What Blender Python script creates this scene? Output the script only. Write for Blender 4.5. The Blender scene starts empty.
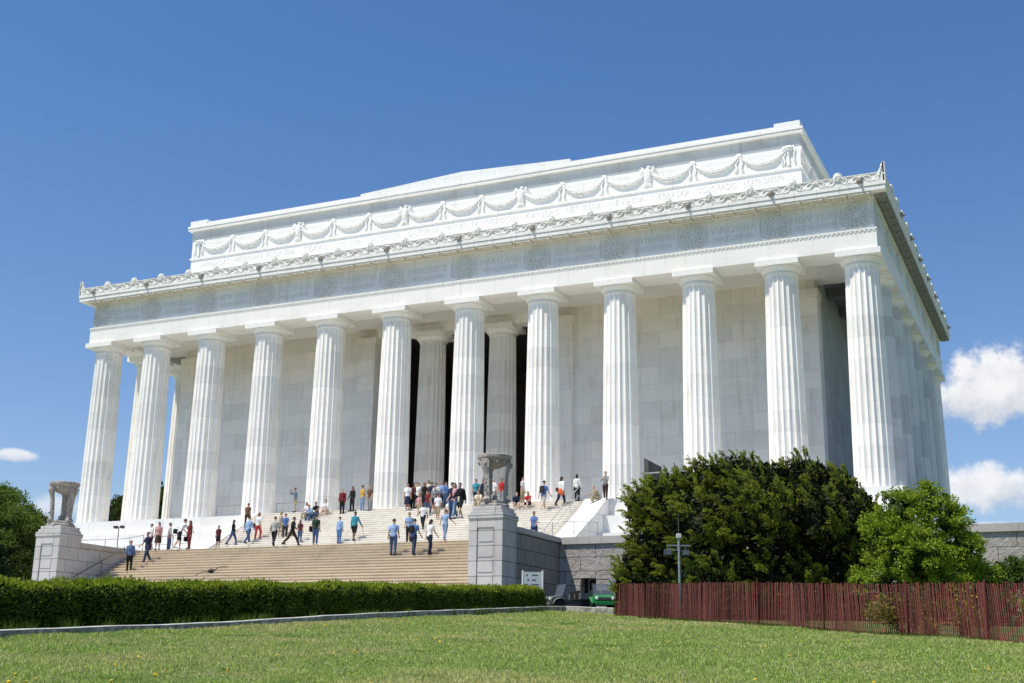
import bpy, bmesh, math, random
import numpy as np
from mathutils import Vector, Matrix
random.seed(7); rng = np.random.default_rng(11)
S = bpy.context.scene; COL = S.collection
R = math.radians

# ------------------------------------------------------------------ camera
CC = np.array([36.4069, -66.3962, -9.3305]); YAW, PIT, ROL, FPX, PX, PY = 0.4342, 0.2616, 0.0151, 1220.4251, 511.64, 341.5
FW = np.array([-math.sin(YAW)*math.cos(PIT), math.cos(YAW)*math.cos(PIT), math.sin(PIT)])
_r = np.array([math.cos(YAW), math.sin(YAW), 0.0]); _u = np.cross(_r, FW)
RT = _r*math.cos(ROL) + _u*math.sin(ROL); UP = -_r*math.sin(ROL) + _u*math.cos(ROL)
def ray(x, y):
    d = FW*FPX + RT*(x-PX) - UP*(y-PY); return d/np.linalg.norm(d)
def at(x, y, X=None, Y=None, Z=None):
    d = ray(x, y)
    t = (X-CC[0])/d[0] if X is not None else (Y-CC[1])/d[1] if Y is not None else (Z-CC[2])/d[2]
    return CC + t*d
def dep(x, y, d):
    r = ray(x, y); return CC + r*(d/(r@FW))
cam = bpy.data.cameras.new('camera'); co = bpy.data.objects.new('camera', cam); COL.objects.link(co)
m = Matrix(((RT[0], UP[0], -FW[0], CC[0]), (RT[1], UP[1], -FW[1], CC[1]), (RT[2], UP[2], -FW[2], CC[2]), (0, 0, 0, 1)))
co.matrix_world = m
cam.sensor_width = 36.0; cam.lens = FPX/1024*36; cam.clip_start = 0.1; cam.clip_end = 6000
S.camera = co
S.render.resolution_x = 1024; S.render.resolution_y = 683
S.view_settings.view_transform = 'Standard'; S.view_settings.look = 'None'; S.view_settings.exposure = 0; S.view_settings.gamma = 1
S.cycles.max_bounces = 12; S.cycles.diffuse_bounces = 7; S.cycles.transparent_max_bounces = 12

# ------------------------------------------------------------------ node helpers
class NT:
    def __init__(s, nt): s.nt = nt; s.N = nt.nodes; s.L = nt.links
    def n(s, t, **k):
        x = s.N.new(t)
        for a, v in k.items():
            if a == 'inp':
                for i, w in v.items():
                    if hasattr(w, 'is_output'): s.L.new(w, x.inputs[i])
                    else: x.inputs[i].default_value = w
            else: setattr(x, a, v)
        return x
    def m(s, op, a, b=0.0, c=0.0, clamp=False):
        x = s.N.new('ShaderNodeMath'); x.operation = op; x.use_clamp = clamp
        for i, w in enumerate((a, b, c)):
            if hasattr(w, 'is_output'): s.L.new(w, x.inputs[i])
            else: x.inputs[i].default_value = w
        return x.outputs[0]
    def mix(s, f, a, b, mode='MIX'):
        x = s.N.new('ShaderNodeMix'); x.data_type = 'RGBA'; x.blend_type = mode
        for i, w in ((0, f), (6, a), (7, b)):
            if hasattr(w, 'is_output'): s.L.new(w, x.inputs[i])
            else: x.inputs[i].default_value = (w if i == 0 else (*w, 1) if len(w) == 3 else w)
        return x.outputs[2]
    def noise(s, vec, scale, detail=4, rough=.55, out=0):
        x = s.n('ShaderNodeTexNoise'); x.inputs['Scale'].default_value = scale
        x.inputs['Detail'].default_value = detail; x.inputs['Roughness'].default_value = rough
        if vec is not None: s.L.new(vec, x.inputs['Vector'])
        return x.outputs[out]
    def ramp(s, f, lo, hi, a=0., b=1., smooth=True):
        x = s.n('ShaderNodeMapRange'); x.interpolation_type = 'SMOOTHSTEP' if smooth else 'LINEAR'
        s.L.new(f, x.inputs[0])
        for i, w in zip((1, 2, 3, 4), (lo, hi, a, b)): x.inputs[i].default_value = w
        return x.outputs[0]
    def comb(s, x, y, z):
        c = s.n('ShaderNodeCombineXYZ')
        for i, w in enumerate((x, y, z)):
            if hasattr(w, 'is_output'): s.L.new(w, c.inputs[i])
            else: c.inputs[i].default_value = w
        return c.outputs[0]
    def sep(s, v):
        x = s.n('ShaderNodeSeparateXYZ'); s.L.new(v, x.inputs[0]); return x.outputs
def newmat(name):
    M = bpy.data.materials.new(name); M.use_nodes = True; t = NT(M.node_tree); t.N.clear()
    o = t.n('ShaderNodeOutputMaterial'); p = t.n('ShaderNodeBsdfPrincipled'); t.L.new(p.outputs[0], o.inputs[0])
    p.inputs['Specular IOR Level'].default_value = .3
    return M, t, p, o
def bump(t, p, h, strength=.3, dist=.02):
    b = t.n('ShaderNodeBump'); b.inputs['Strength'].default_value = strength; b.inputs['Distance'].default_value = dist
    t.L.new(h, b.inputs['Height']); t.L.new(b.outputs[0], p.inputs['Normal'])

def stone(name, c1, c2, joint, bw, bh, mortar=.012, stain=.25, streak=.15, rough=.75, rockface=0., zoff=0., warm_top=None, tint=(.55, .50, .42)):
    M, t, p, o = newmat(name)
    g = t.n('ShaderNodeNewGeometry'); P = t.sep(g.outputs['Position']); Nn = t.sep(g.outputs['True Normal'])
    side = t.m('GREATER_THAN', t.m('ABSOLUTE', Nn[0]), .7)
    top = t.m('GREATER_THAN', t.m('ABSOLUTE', Nn[2]), .7)
    u = t.m('ADD', t.m('MULTIPLY', P[1], side), t.m('MULTIPLY', P[0], t.m('SUBTRACT', 1, side)))
    v = t.m('ADD', t.m('MULTIPLY', P[1], top), t.m('MULTIPLY', t.m('ADD', P[2], zoff+100*bh), t.m('SUBTRACT', 1, top)))
    vec = t.comb(u, v, 0)
    b = t.n('ShaderNodeTexBrick', offset=.5, squash=1.0)
    t.L.new(vec, b.inputs['Vector'])
    for k, w in (('Color1', (*c1, 1)), ('Color2', (*c2, 1)), ('Mortar', (*joint, 1)), ('Scale', 1.0), ('Mortar Size', mortar), ('Mortar Smooth', .2), ('Bias', 0.), ('Brick Width', bw), ('Row Height', bh)):
        b.inputs[k].default_value = w
    n1 = t.noise(g.outputs['Position'], .55, 6, .6)
    n2 = t.noise(g.outputs['Position'], 7., 5, .65)
    sv = t.comb(t.m('MULTIPLY', P[0], 3.0), t.m('MULTIPLY', P[1], 3.0), t.m('MULTIPLY', P[2], .22))
    n3 = t.noise(sv, 1.0, 5, .6)
    c = b.outputs[0]
    c = t.mix(t.ramp(n1, .45, .8, 0, stain), c, tint, 'MULTIPLY')
    c = t.mix(t.ramp(n3, .5, .78, 0, streak), c, (.5, .47, .42), 'MULTIPLY')
    c = t.mix(t.ramp(n2, .35, .75, 0, .22), c, (.7, .7, .7), 'MULTIPLY')
    if warm_top:
        c = t.mix(t.ramp(P[2], warm_top[0], warm_top[1], 0, warm_top[2]), c, (1.0, .90, .74), 'MULTIPLY')  # warm light bounced onto the upper wall, put into the colour
    t.L.new(c, p.inputs['Base Color']); p.inputs['Roughness'].default_value = rough
    h = t.m('ADD', t.m('MULTIPLY', n2, .35+rockface), t.m('MULTIPLY', b.outputs['Fac'], -1.0))
    if rockface: h = t.m('ADD', h, t.m('MULTIPLY', t.noise(g.outputs['Position'], 3.2, 6, .7), rockface*3))
    bump(t, p, h, .5 if not rockface else .9, .02 if not rockface else .06)
    return M

def plain(name, c, rough=.6, var=.12, scale=6., metal=0., spec=.3, bmp=.0):
    M, t, p, o = newmat(name)
    g = t.n('ShaderNodeTexCoord').outputs['Object']
    n = t.noise(g, scale, 4)
    cc = t.mix(t.ramp(n, .3, .75, 0, 1), tuple(x*(1-var) for x in c), tuple(min(1, x*(1+var)) for x in c))
    t.L.new(cc, p.inputs['Base Color']); p.inputs['Roughness'].default_value = rough; p.inputs['Metallic'].default_value = metal
    p.inputs['Specular IOR Level'].default_value = spec
    if bmp: bump(t, p, n, bmp, .02)
    return M

def column_mat(name, pale_tone=(.965, .935, .875), dark=(.84, .82, .775)):
    M, t, p, o = newmat(name)
    tc = t.n('ShaderNodeTexCoord'); P = t.sep(tc.outputs['Object']); oi = t.n('ShaderNodeObjectInfo')
    zz = t.m('DIVIDE', t.m('ADD', P[2], t.m('MULTIPLY', oi.outputs['Random'], .35)), 1.19)
    fl = t.m('FLOOR', zz); fr = t.m('FRACT', zz)
    seam = t.m('LESS_THAN', fr, .017)
    w = t.n('ShaderNodeTexWhiteNoise', noise_dimensions='2D')
    t.L.new(t.comb(fl, t.m('MULTIPLY', oi.outputs['Random'], 91.7), 0), w.inputs['Vector'])
    c = t.mix(t.ramp(w.outputs['Value'], .25, 1.0, 0, .9), pale_tone, dark)  # drums vary at random between two marble tones
    gp = t.n('ShaderNodeNewGeometry').outputs['Position']
    G = t.sep(gp)
    n1 = t.noise(t.comb(t.m('MULTIPLY', G[0], 2.2), t.m('MULTIPLY', G[1], 2.2), t.m('MULTIPLY', G[2], .3)), 1.3, 5, .65)
    n2 = t.noise(gp, 6, 5, .6)
    c = t.mix(t.ramp(n1, .50, .74, 0, .50), c, (.70, .63, .54), 'MULTIPLY')
    n4 = t.noise(t.comb(t.m('MULTIPLY', G[0], 9.), t.m('MULTIPLY', G[1], 9.), t.m('MULTIPLY', G[2], .55)), 1.0, 5, .6)
    c = t.mix(t.ramp(n4, .55, .72, 0, .35), c, (.58, .55, .50), 'MULTIPLY')
    c = t.mix(t.ramp(n2, .4, .8, 0, .22), c, (.68, .67, .66), 'MULTIPLY')
    c = t.mix(t.m('MULTIPLY', seam, .28), c, (.45, .42, .38), 'MULTIPLY')
    t.L.new(c, p.inputs['Base Color']); p.inputs['Roughness'].default_value = .7
    bump(t, p, n2, .15, .01)
    return M

def leafmat(name, a, b, trans=.25, rough=.55, dead=None):
    M, t, p, o = newmat(name); p.inputs['Specular IOR Level'].default_value = .12
    g = t.n('ShaderNodeNewGeometry'); rnd = g.outputs['Random Per Island']
    n = t.noise(g.outputs['Position'], 1.1, 3)
    f = t.m('ADD', t.m('MULTIPLY', rnd, .6), t.m('MULTIPLY', t.ramp(n, .3, .7), .4))
    c = t.mix(f, a, b)
    if dead: c = t.mix(t.m('GREATER_THAN', rnd, 1-dead[1]), c, dead[0])
    t.L.new(c, p.inputs['Base Color']); p.inputs['Roughness'].default_value = rough
    tr = t.n('ShaderNodeBsdfTranslucent'); t.L.new(t.mix(1.0, c, (1.1, 1.2, .55), 'MULTIPLY'), tr.inputs[0])
    mx = t.n('ShaderNodeMixShader'); mx.inputs[0].default_value = trans
    t.L.new(p.outputs[0], mx.inputs[1]); t.L.new(tr.outputs[0], mx.inputs[2]); t.L.new(mx.outputs[0], o.inputs[0])
    return M

M_marble = stone('marble', (.96, .93, .87), (.93, .905, .85), (.72, .69, .63), 2.45, 1.4, .008, .14, .16)
M_cornice = stone('marble_cornice', (.93, .915, .87), (.90, .885, .845), (.60, .57, .50), 1.25, 9., .012, .25, .32)
M_soffit = plain('marble_soffit', (.74, .69, .58), .8, .15, 4.)  # warm tone, darker than the cornice marble
M_carve = stone('marble_carved', (.91, .885, .83), (.88, .855, .80), (.8, .77, .7), 5, 5, .001, .35, .35, tint=(.62, .54, .42))
M_friezecarve = plain('frieze_carving', (.76, .755, .735), .8, .06, 9.)
M_letter = plain('cut_letter_shade', (.67, .665, .65), .85, .06, 5.)
M_atticletter = plain('attic_letter_shade', (.74, .73, .70), .85, .06, 5.)
M_wall = stone('marble_wall', (.88, .89, .89), (.76, .775, .785), (.60, .60, .59), 2.3, 1.12, .008, .30, .35, warm_top=(8.5, 12.5, .75))
M_frieze = stone('marble_frieze', (.88, .88, .87), (.82, .825, .82), (.68, .68, .67), 2.45, 9, .008, .35, .45)
M_attic = stone('marble_attic', (.95, .935, .90), (.92, .91, .88), (.72, .69, .64), 2.98, .98, .007, .14, .18)
M_band = stone('marble_attic_band', (.70, .71, .71), (.64, .65, .66), (.5, .5, .5), 2.98, 9., .006, .45, .45)  # greyer than the attic stone: shadow under the cornice mixed into the colour
M_column = column_mat('fluted_marble')
M_sidecol = column_mat('fluted_marble_side', (.74, .74, .72), (.58, .585, .575))  # darker copy for the right-hand columns, their shade put into the colour
M_wallside = stone('marble_wall_side', (.60, .625, .635), (.50, .525, .54), (.40, .40, .40), 2.3, 1.12, .010, .35, .5)  # wall marble darkened: shade of the side colonnade painted in
M_soffside = plain('side_soffit_shade', (.34, .33, .29), .85, .25, 3.)  # dark tone paints the shade under the side cornice
M_ceilside = plain('side_ceiling', (.20, .20, .19), .9, .2, 1.)  # dark colour stands in for ceiling shade and cuts the bounce
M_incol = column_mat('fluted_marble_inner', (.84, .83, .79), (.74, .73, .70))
M_cap = plain('capital_marble', (.91, .885, .83), .75, .05, 3.)
M_dark = plain('chamber_limestone_shade', (.10, .085, .075), .9, .2, 2.)  # near-black limestone: the unlit chamber's darkness put into the colour
M_ceil = stone('portico_ceiling', (.80, .77, .70), (.75, .72, .66), (.6, .58, .52), 3, 3, .01)
M_plat = stone('platform_marble', (.85, .835, .80), (.81, .80, .765), (.60, .57, .52), 3.2, 1.066, .012, .25, .25)
M_ustair = stone('stair_marble', (.88, .84, .75), (.84, .79, .71), (.66, .61, .52), 2.6, 50, .01, .3, .15, zoff=0)
M_stair = stone('stair_granite', (.67, .56, .405), (.59, .49, .36), (.34, .275, .19), 2.1, .1667, .010, .35, .2, .85)
M_granite = stone('granite_rockface', (.50, .455, .41), (.42, .385, .35), (.14, .12, .11), 1.55, .66, .014, .4, .4, .9, rockface=.55, zoff=3.5)
M_ashlar = stone('granite_ashlar', (.60, .575, .55), (.51, .49, .465), (.20, .185, .17), 1.65, .66, .016, .35, .4, .85, zoff=3.5)
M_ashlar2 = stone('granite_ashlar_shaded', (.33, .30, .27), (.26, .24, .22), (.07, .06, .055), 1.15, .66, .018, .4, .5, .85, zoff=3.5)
M_coping = stone('granite_coping', (.56, .52, .48), (.50, .47, .43), (.3, .28, .26), 1.9, 50, .01, .4, .3, .85)
M_tripod = plain('pink_marble_weathered', (.36, .325, .29), .8, .3, 7., bmp=.4)
M_kerb = plain('kerb_concrete', (.70, .68, .63), .9, .15, 3., bmp=.3)
M_pave = stone('paving', (.55, .53, .49), (.50, .48, .45), (.25, .24, .22), 1.2, .8, .012)
M_metal = plain('galvanised_metal', (.36, .40, .42), .45, .15, 8., metal=.5)
M_rail = plain('bronze_rail', (.16, .15, .14), .5, .15, 8., metal=.3)
M_railw = plain('grey_rail', (.42, .42, .40), .5, .1, 8., metal=.3)
M_black = plain('black_rubber', (.018, .018, .02), .7, .2, 8.)
M_dgrey = plain('dark_grey_plastic', (.06, .06, .065), .6, .2, 8.)

# ------------------------------------------------------------------ mesh builder
class MB:
    def __init__(s): s.v = []; s.f = []; s.mi = []
    def add(s, vs, fs, mi=0):
        o = len(s.v); s.v += [tuple(map(float, q)) for q in vs]; s.f += [tuple(i+o for i in q) for q in fs]; s.mi += [mi]*len(fs); return s
    def box(s, x0, x1, y0, y1, z0, z1, mi=0):
        return s.add([(x0,y0,z0),(x1,y0,z0),(x1,y1,z0),(x0,y1,z0),(x0,y0,z1),(x1,y0,z1),(x1,y1,z1),(x0,y1,z1)],
                     [(0,3,2,1),(4,5,6,7),(0,1,5,4),(1,2,6,5),(2,3,7,6),(3,0,4,7)], mi)
    def frame(s, x0, x1, y0, y1, z0, z1, tx, ty=None, mi=0):   # rectangular ring of four walls
        ty = ty or tx
        a = [(x0,y0),(x1,y0),(x1,y1),(x0,y1)]; b = [(x0+tx,y0+ty),(x1-tx,y0+ty),(x1-tx,y1-ty),(x0+tx,y1-ty)]
        vs = [(*q,z0) for q in a]+[(*q,z1) for q in a]+[(*q,z0) for q in b]+[(*q,z1) for q in b]; fs = []
        for i in range(4):
            j = (i+1) % 4
            fs += [(i,j,j+4,i+4),(j+8,i+8,i+12,j+12),(i+4,j+4,j+12,i+12),(j,i,i+8,j+8)]
        return s.add(vs, fs, mi)
    def prism(s, poly, axis, a, b, mi=0):   # poly of (u,v); extruded along axis x (u=y,v=z), y (u=x,v=z) or z
        def P(u, v, w): return {'x': (w,u,v), 'y': (u,w,v), 'z': (u,v,w)}[axis]
        n = len(poly)
        vs = [P(u,v,a) for u,v in poly]+[P(u,v,b) for u,v in poly]
        fs = [tuple(range(n))[::-1], tuple(range(n,2*n))]+[(i,(i+1)%n,(i+1)%n+n,i+n) for i in range(n)]
        return s.add(vs, fs, mi)
    def lathe(s, prof, n=24, c=(0,0,0), mi=0, cap=True):
        vs = []; fs = []
        for r, z in prof:
            for k in range(n):
                a = 2*math.pi*k/n; vs.append((c[0]+r*math.cos(a), c[1]+r*math.sin(a), c[2]+z))
        for i in range(len(prof)-1):
            for k in range(n):
                j = (k+1) % n; fs.append((i*n+k, i*n+j, (i+1)*n+j, (i+1)*n+k))
        if cap: fs += [tuple(range(n))[::-1], tuple(range((len(prof)-1)*n, len(prof)*n))]
        return s.add(vs, fs, mi)
    def tube(s, pts, rad, n=6, mi=0, ry=None, cap=True):
        pts = [np.array(p, float) for p in pts]; m_ = len(pts)
        if not hasattr(rad, '__len__'): rad = [rad]*m_
        ry = ry or rad; vs = []; fs = []; prev = None
        for i, p in enumerate(pts):
            d = pts[min(i+1, m_-1)]-pts[max(i-1, 0)]; d = d/(np.linalg.norm(d)+1e-9)
            if prev is None:
                ref = np.array([1., 0, 0]) if abs(d[0]) < .9 else np.array([0, 1., 0])
            else: ref = prev
            a = ref-d*(ref@d); a /= np.linalg.norm(a)+1e-9; b = np.cross(d, a); prev = a
            for k in range(n):
                t = 2*math.pi*k/n; vs.append(p+a*rad[i]*math.cos(t)+b*ry[i]*math.sin(t))
        for i in range(m_-1):
            for k in range(n):
                j = (k+1) % n; fs.append((i*n+k, i*n+j, (i+1)*n+j, (i+1)*n+k))
        if cap: fs += [tuple(range(n))[::-1], tuple(range((m_-1)*n, m_*n))]
        return s.add(vs, fs, mi)
    def ball(s, c, r, nu=10, nv=7, mi=0):
        r = r if hasattr(r, '__len__') else (r, r, r); vs = []; fs = []
        for i in range(nv+1):
            t = math.pi*i/nv
            for k in range(nu):
                a = 2*math.pi*k/nu; vs.append((c[0]+r[0]*math.sin(t)*math.cos(a), c[1]+r[1]*math.sin(t)*math.sin(a), c[2]-r[2]*math.cos(t)))
        for i in range(nv):
            for k in range(nu):
                j = (k+1) % nu; fs.append((i*nu+k, i*nu+j, (i+1)*nu+j, (i+1)*nu+k))
        return s.add(vs, fs, mi)
    def mesh(s, name, mats=None, smooth=False):
        me = bpy.data.meshes.new(name); me.from_pydata(s.v, [], s.f)
        if any(s.mi): me.polygons.foreach_set('material_index', s.mi)
        if smooth: me.polygons.foreach_set('use_smooth', [True]*len(me.polygons))
        for q in (mats if isinstance(mats, (list, tuple)) else [mats]) if mats else []: me.materials.append(q)
        me.update(); return me
    def obj(s, name, mats, parent=None, loc=None, rotz=0., smooth=False):
        return link(name, s.mesh(name, mats, smooth), parent, loc, rotz)
def link(name, me, parent=None, loc=None, rotz=0.):
    o = bpy.data.objects.new(name, me); COL.objects.link(o)
    if parent: o.parent = parent
    if loc is not None: o.location = tuple(map(float, loc))
    if rotz: o.rotation_euler = (0, 0, rotz)
    return o
def tag(o, label, cat, group=None, kind=None):
    o['label'] = label; o['category'] = cat
    if group: o['group'] = group
    if kind: o['kind'] = kind
    return o
def thing(name, label, cat, loc=(0, 0, 0), rotz=0., group=None):
    o = bpy.data.objects.new(name, None); COL.objects.link(o); o.location = tuple(map(float, loc)); o.rotation_euler = (0, 0, rotz); o.empty_display_size = .3
    return tag(o, label, cat, group)
def struct(o): o['kind'] = 'structure'; return o
def copy_tree(o, parent=None):
    c = o.copy(); COL.objects.link(c)
    if parent: c.parent = parent
    for ch in list(o.children): copy_tree(ch, c)
    return c
def bevel(o, w=.02, seg=2):
    md = o.modifiers.new('bevel', 'BEVEL'); md.width = w; md.segments = seg; md.limit_method = 'ANGLE'; md.angle_limit = R(40); return o
def npmesh(name, V, F, mats, smooth=False):
    me = bpy.data.meshes.new(name); V = np.asarray(V, np.float32); F = np.asarray(F, np.int32)
    k = F.shape[1]; me.vertices.add(len(V)); me.vertices.foreach_set('co', V.ravel())
    me.loops.add(F.size); me.loops.foreach_set('vertex_index', F.ravel())
    me.polygons.add(len(F)); me.polygons.foreach_set('loop_start', np.arange(0, F.size, k, dtype=np.int32)); me.polygons.foreach_set('loop_total', np.full(len(F), k, np.int32))
    if smooth: me.polygons.foreach_set('use_smooth', np.ones(len(F), bool))
    for q in (mats if isinstance(mats, (list, tuple)) else [mats]): me.materials.append(q)
    me.update(calc_edges=True); me.validate(); return me
_txt = {}
def text_mesh(body, size, mat, ext=.012, spacing=1.05):
    key = (body, size, mat.name)
    if key in _txt: return _txt[key]
    cu = bpy.data.curves.new('lettering', 'FONT'); cu.body = body; cu.size = size; cu.extrude = ext; cu.align_x = 'CENTER'; cu.space_character = spacing; cu.resolution_u = 2
    o = bpy.data.objects.new('lettering', cu); COL.objects.link(o)
    bpy.context.view_layer.update()
    me = bpy.data.meshes.new_from_object(o.evaluated_get(bpy.context.evaluated_depsgraph_get()))
    bpy.data.objects.remove(o); bpy.data.curves.remove(cu)
    me.transform(Matrix.Rotation(R(90), 4, 'X')); me.materials.clear(); me.materials.append(mat); _txt[key] = me; return me
# ------------------------------------------------------------------ terrain
_TP = np.array([dep(0,637,21.4), dep(270,625,30), dep(540,612,50.8), dep(616,617,46), dep(1018,643,25), dep(848,629.5,33.8), CC-[0,0,1.6]])
_PL = np.array([-0.035, 0.065, -5.14]); _RS = _TP[:,2]-(_TP[:,0]*_PL[0]+_TP[:,1]*_PL[1]+_PL[2])
GZ = -6.78
def terrain(x, y):
    x = np.asarray(x, float); y = np.asarray(y, float)
    z = _PL[0]*x+_PL[1]*y+_PL[2]
    w = 1/((x[..., None]-_TP[:,0])**2+(y[..., None]-_TP[:,1])**2+6.)
    z = z+(w*_RS).sum(-1)/(w.sum(-1)+.004)
    k = .25; h = np.clip(.5+.5*(GZ-z)/k, 0, 1)
    z = GZ*(1-h)+z*h-k*h*(1-h)
    return np.maximum(z, -13.)
def terr(x, y): return float(terrain(np.array(x), np.array(y)))

M_ground, t, p, o = newmat('lawn_soil_grass')
g = t.n('ShaderNodeNewGeometry').outputs['Position']
n1 = t.noise(g, .35, 5, .6); n2 = t.noise(g, 3.0, 6, .7); n3 = t.noise(g, 22., 4, .7)
c = t.mix(t.ramp(n1, .35, .68), (.12, .175, .035), (.20, .235, .075))
c = t.mix(t.ramp(n2, .5, .78, 0, .6), c, (.17, .17, .065)); c = t.mix(t.ramp(n3, .35, .7, .5, 0), c, (.03, .055, .012))
t.L.new(c, p.inputs['Base Color']); p.inputs['Roughness'].default_value = .95; bump(t, p, t.m('ADD', n2, n3), .8, .06)
xs = np.concatenate([[-4000,-1500,-600,-250,-120], np.linspace(-60, -6, 10), np.linspace(-4, 52, 75), [60, 75, 100, 160, 300, 700, 1600, 4000]])
ys = np.concatenate([[-3000,-900,-300,-150,-100], np.linspace(-80, -6, 93), [0, 10, 25, 45, 80, 150, 400, 1000, 4000]])
GX, GY = np.meshgrid(xs, ys); GZZ = terrain(GX, GY)
V = np.stack([GX, GY, GZZ], -1).reshape(-1, 3); nx, ny = len(xs), len(ys)
ii, jj = np.meshgrid(np.arange(nx-1), np.arange(ny-1)); a = (jj*nx+ii).ravel()
struct(link('ground', npmesh('ground', V, np.stack([a, a+1, a+nx+1, a+nx], 1), M_ground, True)))
# paved approach in front of the stairs
xs = np.linspace(-26, 14.0, 41); ys = np.linspace(-60, -11.6, 49); GX, GY = np.meshgrid(xs, ys)
V = np.stack([GX, GY, terrain(GX, GY)+.02], -1).reshape(-1, 3); nx, ny = 41, 49
ii, jj = np.meshgrid(np.arange(nx-1), np.arange(ny-1)); a = (jj*nx+ii).ravel()
struct(link('path', npmesh('path', V, np.stack([a, a+1, a+nx+1, a+nx], 1), M_pave)))
xs = np.linspace(14.03, 20.0, 13); ys = np.linspace(-17.0, -11.6, 11); GX, GY = np.meshgrid(xs, ys)
V = np.stack([GX, GY, terrain(GX, GY)+.024], -1).reshape(-1, 3); nx, ny = 13, 11
ii, jj = np.meshgrid(np.arange(nx-1), np.arange(ny-1)); a = (jj*nx+ii).ravel()
M_asph = plain('asphalt', (.10, .10, .10), .9, .25, 5.)
struct(link('service_drive', npmesh('service_drive', V, np.stack([a, a+1, a+nx+1, a+nx], 1), M_asph)))

# ------------------------------------------------------------------ the temple
XS = [2.647, 7.72, 12.713, 17.594, 22.45, 26.92]; XS = [-x for x in XS[::-1]]+XS
L = 26.92; SD = 4.398; D = 7*SD; HC = 13.12
T = thing('memorial_temple', 'huge white marble temple with fluted columns all round and a garlanded attic on top', 'temple')

# fluted shaft
def shaft_mesh(mat, rb=1.084, rt=.928, z1=12.38):
    nf, sg = 20, 6; N = nf*sg; mb = MB(); zs = np.concatenate([np.linspace(0, z1-.16, 12), [z1-.1, z1-.06, z1]]); vs = []
    for i, z in enumerate(zs):
        f = z/z1; r = rb+(rt-rb)*f+.018*math.sin(math.pi*f)
        dp_ = .085*r if i < 12 else (.05*r if i == 12 else .0)
        for k in range(N):
            u = (k % sg)/sg; a = 2*math.pi*k/N
            rr = r-dp_*math.sin(math.pi*u)**.8
            vs.append((rr*math.cos(a), rr*math.sin(a), z))
    fs = []
    for i in range(len(zs)-1):
        for k in range(N):
            j = (k+1) % N; fs.append((i*N+k, i*N+j, (i+1)*N+j, (i+1)*N+k))
    fs.append(tuple(range((len(zs)-1)*N, len(zs)*N)))
    return mb.add(vs, fs).mesh('column', mat)
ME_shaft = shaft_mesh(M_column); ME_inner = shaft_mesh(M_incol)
ME_ech = MB().lathe([(.90,12.36),(.955,12.38),(.955,12.41),(.935,12.415),(.965,12.44),(.965,12.46),(.945,12.465),(1.0,12.52),(1.09,12.62),(1.155,12.70),(1.18,12.76),(1.165,12.792)], 48).mesh('echinus', M_cap, True)
ME_aba = MB().box(-1.22,1.22,-1.22,1.22,12.792,HC-.002).mesh('abacus', M_cap)
def column(x, y, me=ME_shaft):
    o = link('column', me, T, (x, y, 0)); link('echinus', ME_ech, o); link('abacus', ME_aba, o)
    return o
for x in XS: column(x, 0); column(x, D)
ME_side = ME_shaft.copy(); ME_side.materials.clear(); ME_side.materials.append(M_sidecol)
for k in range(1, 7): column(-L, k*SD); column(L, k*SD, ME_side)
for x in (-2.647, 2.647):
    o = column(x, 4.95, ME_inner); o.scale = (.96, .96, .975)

# stylobate: three great steps
mb = MB()
for k, (o_, z0, z1) in enumerate(((1.62, -1.066, 0), (2.55, -2.132, -1.066), (3.5, -3.25, -2.132))):
    mb.box(-L-o_, L+o_, -o_, D+o_, z0, z1-(.0 if k == 0 else .001))
mb.obj('stylobate', M_plat, T)
# architrave, taenia
W = L+1.055
mb = MB().frame(-W, W, -1.055, D+1.055, HC, 14.21, 2.0); mb.frame(-W-.045, W+.045, -1.10, D+1.10, 14.21, 14.30, 2.1)
x = -W
while x < W: mb.box(x, x+.13, -1.09, -1.056, 14.12, 14.209); x += .25
y = -1.0
while y < D+1: mb.box(W+.001, W+.035, y, y+.13, 14.12, 14.209); y += .27
mb.obj('architrave', M_marble, T)
FZ = L+.955
fr = MB().frame(-FZ, FZ, -.955, D+.955, 14.30, 16.05, 1.6).obj('frieze', M_frieze, T)
# wreaths on the frieze: two rings of leaves with ribbon tails
def wreath():
    mb = MB()
    for ring, (R0, rr) in enumerate(((.56, .12), (.34, .10))):
        for k in range(15 if ring == 0 else 10):
            a = 2*math.pi*k/(15 if ring == 0 else 10)
            for s in (-1, 1):
                b = a+s*.07; q = R0+s*.07
                d = np.array([math.cos(a+1.2+s*.6), 0, math.sin(a+1.2+s*.6)])
                c0 = np.array([q*math.cos(b), -.03, q*math.sin(b)*.98])
                mb.tube([c0-d*.11, c0-d*.02+[0,-.06,0], c0+d*.12], [.012, .048, .008], 5)
    for s in (-1, 1):
        mb.tube([(s*.12,-.02,-.62),(s*.42,-.03,-.66),(s*.70,-.03,-.45),(s*.75,-.03,.1),(s*.66,-.03,.5)], [.05,.06,.05,.06,.03], 4, ry=[.02]*5)
        mb.tube([(s*.1,-.02,.25),(s*.22,-.03,0),(s*.08,-.03,-.28)], [.03,.05,.02], 5)
    mb.ball((0,-.02,0), (.16,.06,.18), 8, 6)
    return mb.mesh('wreath', M_friezecarve)
ME_w = wreath()
for x in XS: link('wreath', ME_w, fr, (x if abs(x) < 26 else math.copysign(26.95, x), -.955, 15.16)).scale = (1.2, .7, 1.18)
for k in range(0, 8): link('wreath', ME_w, fr, (FZ, k*SD, 15.16), R(90))
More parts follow.
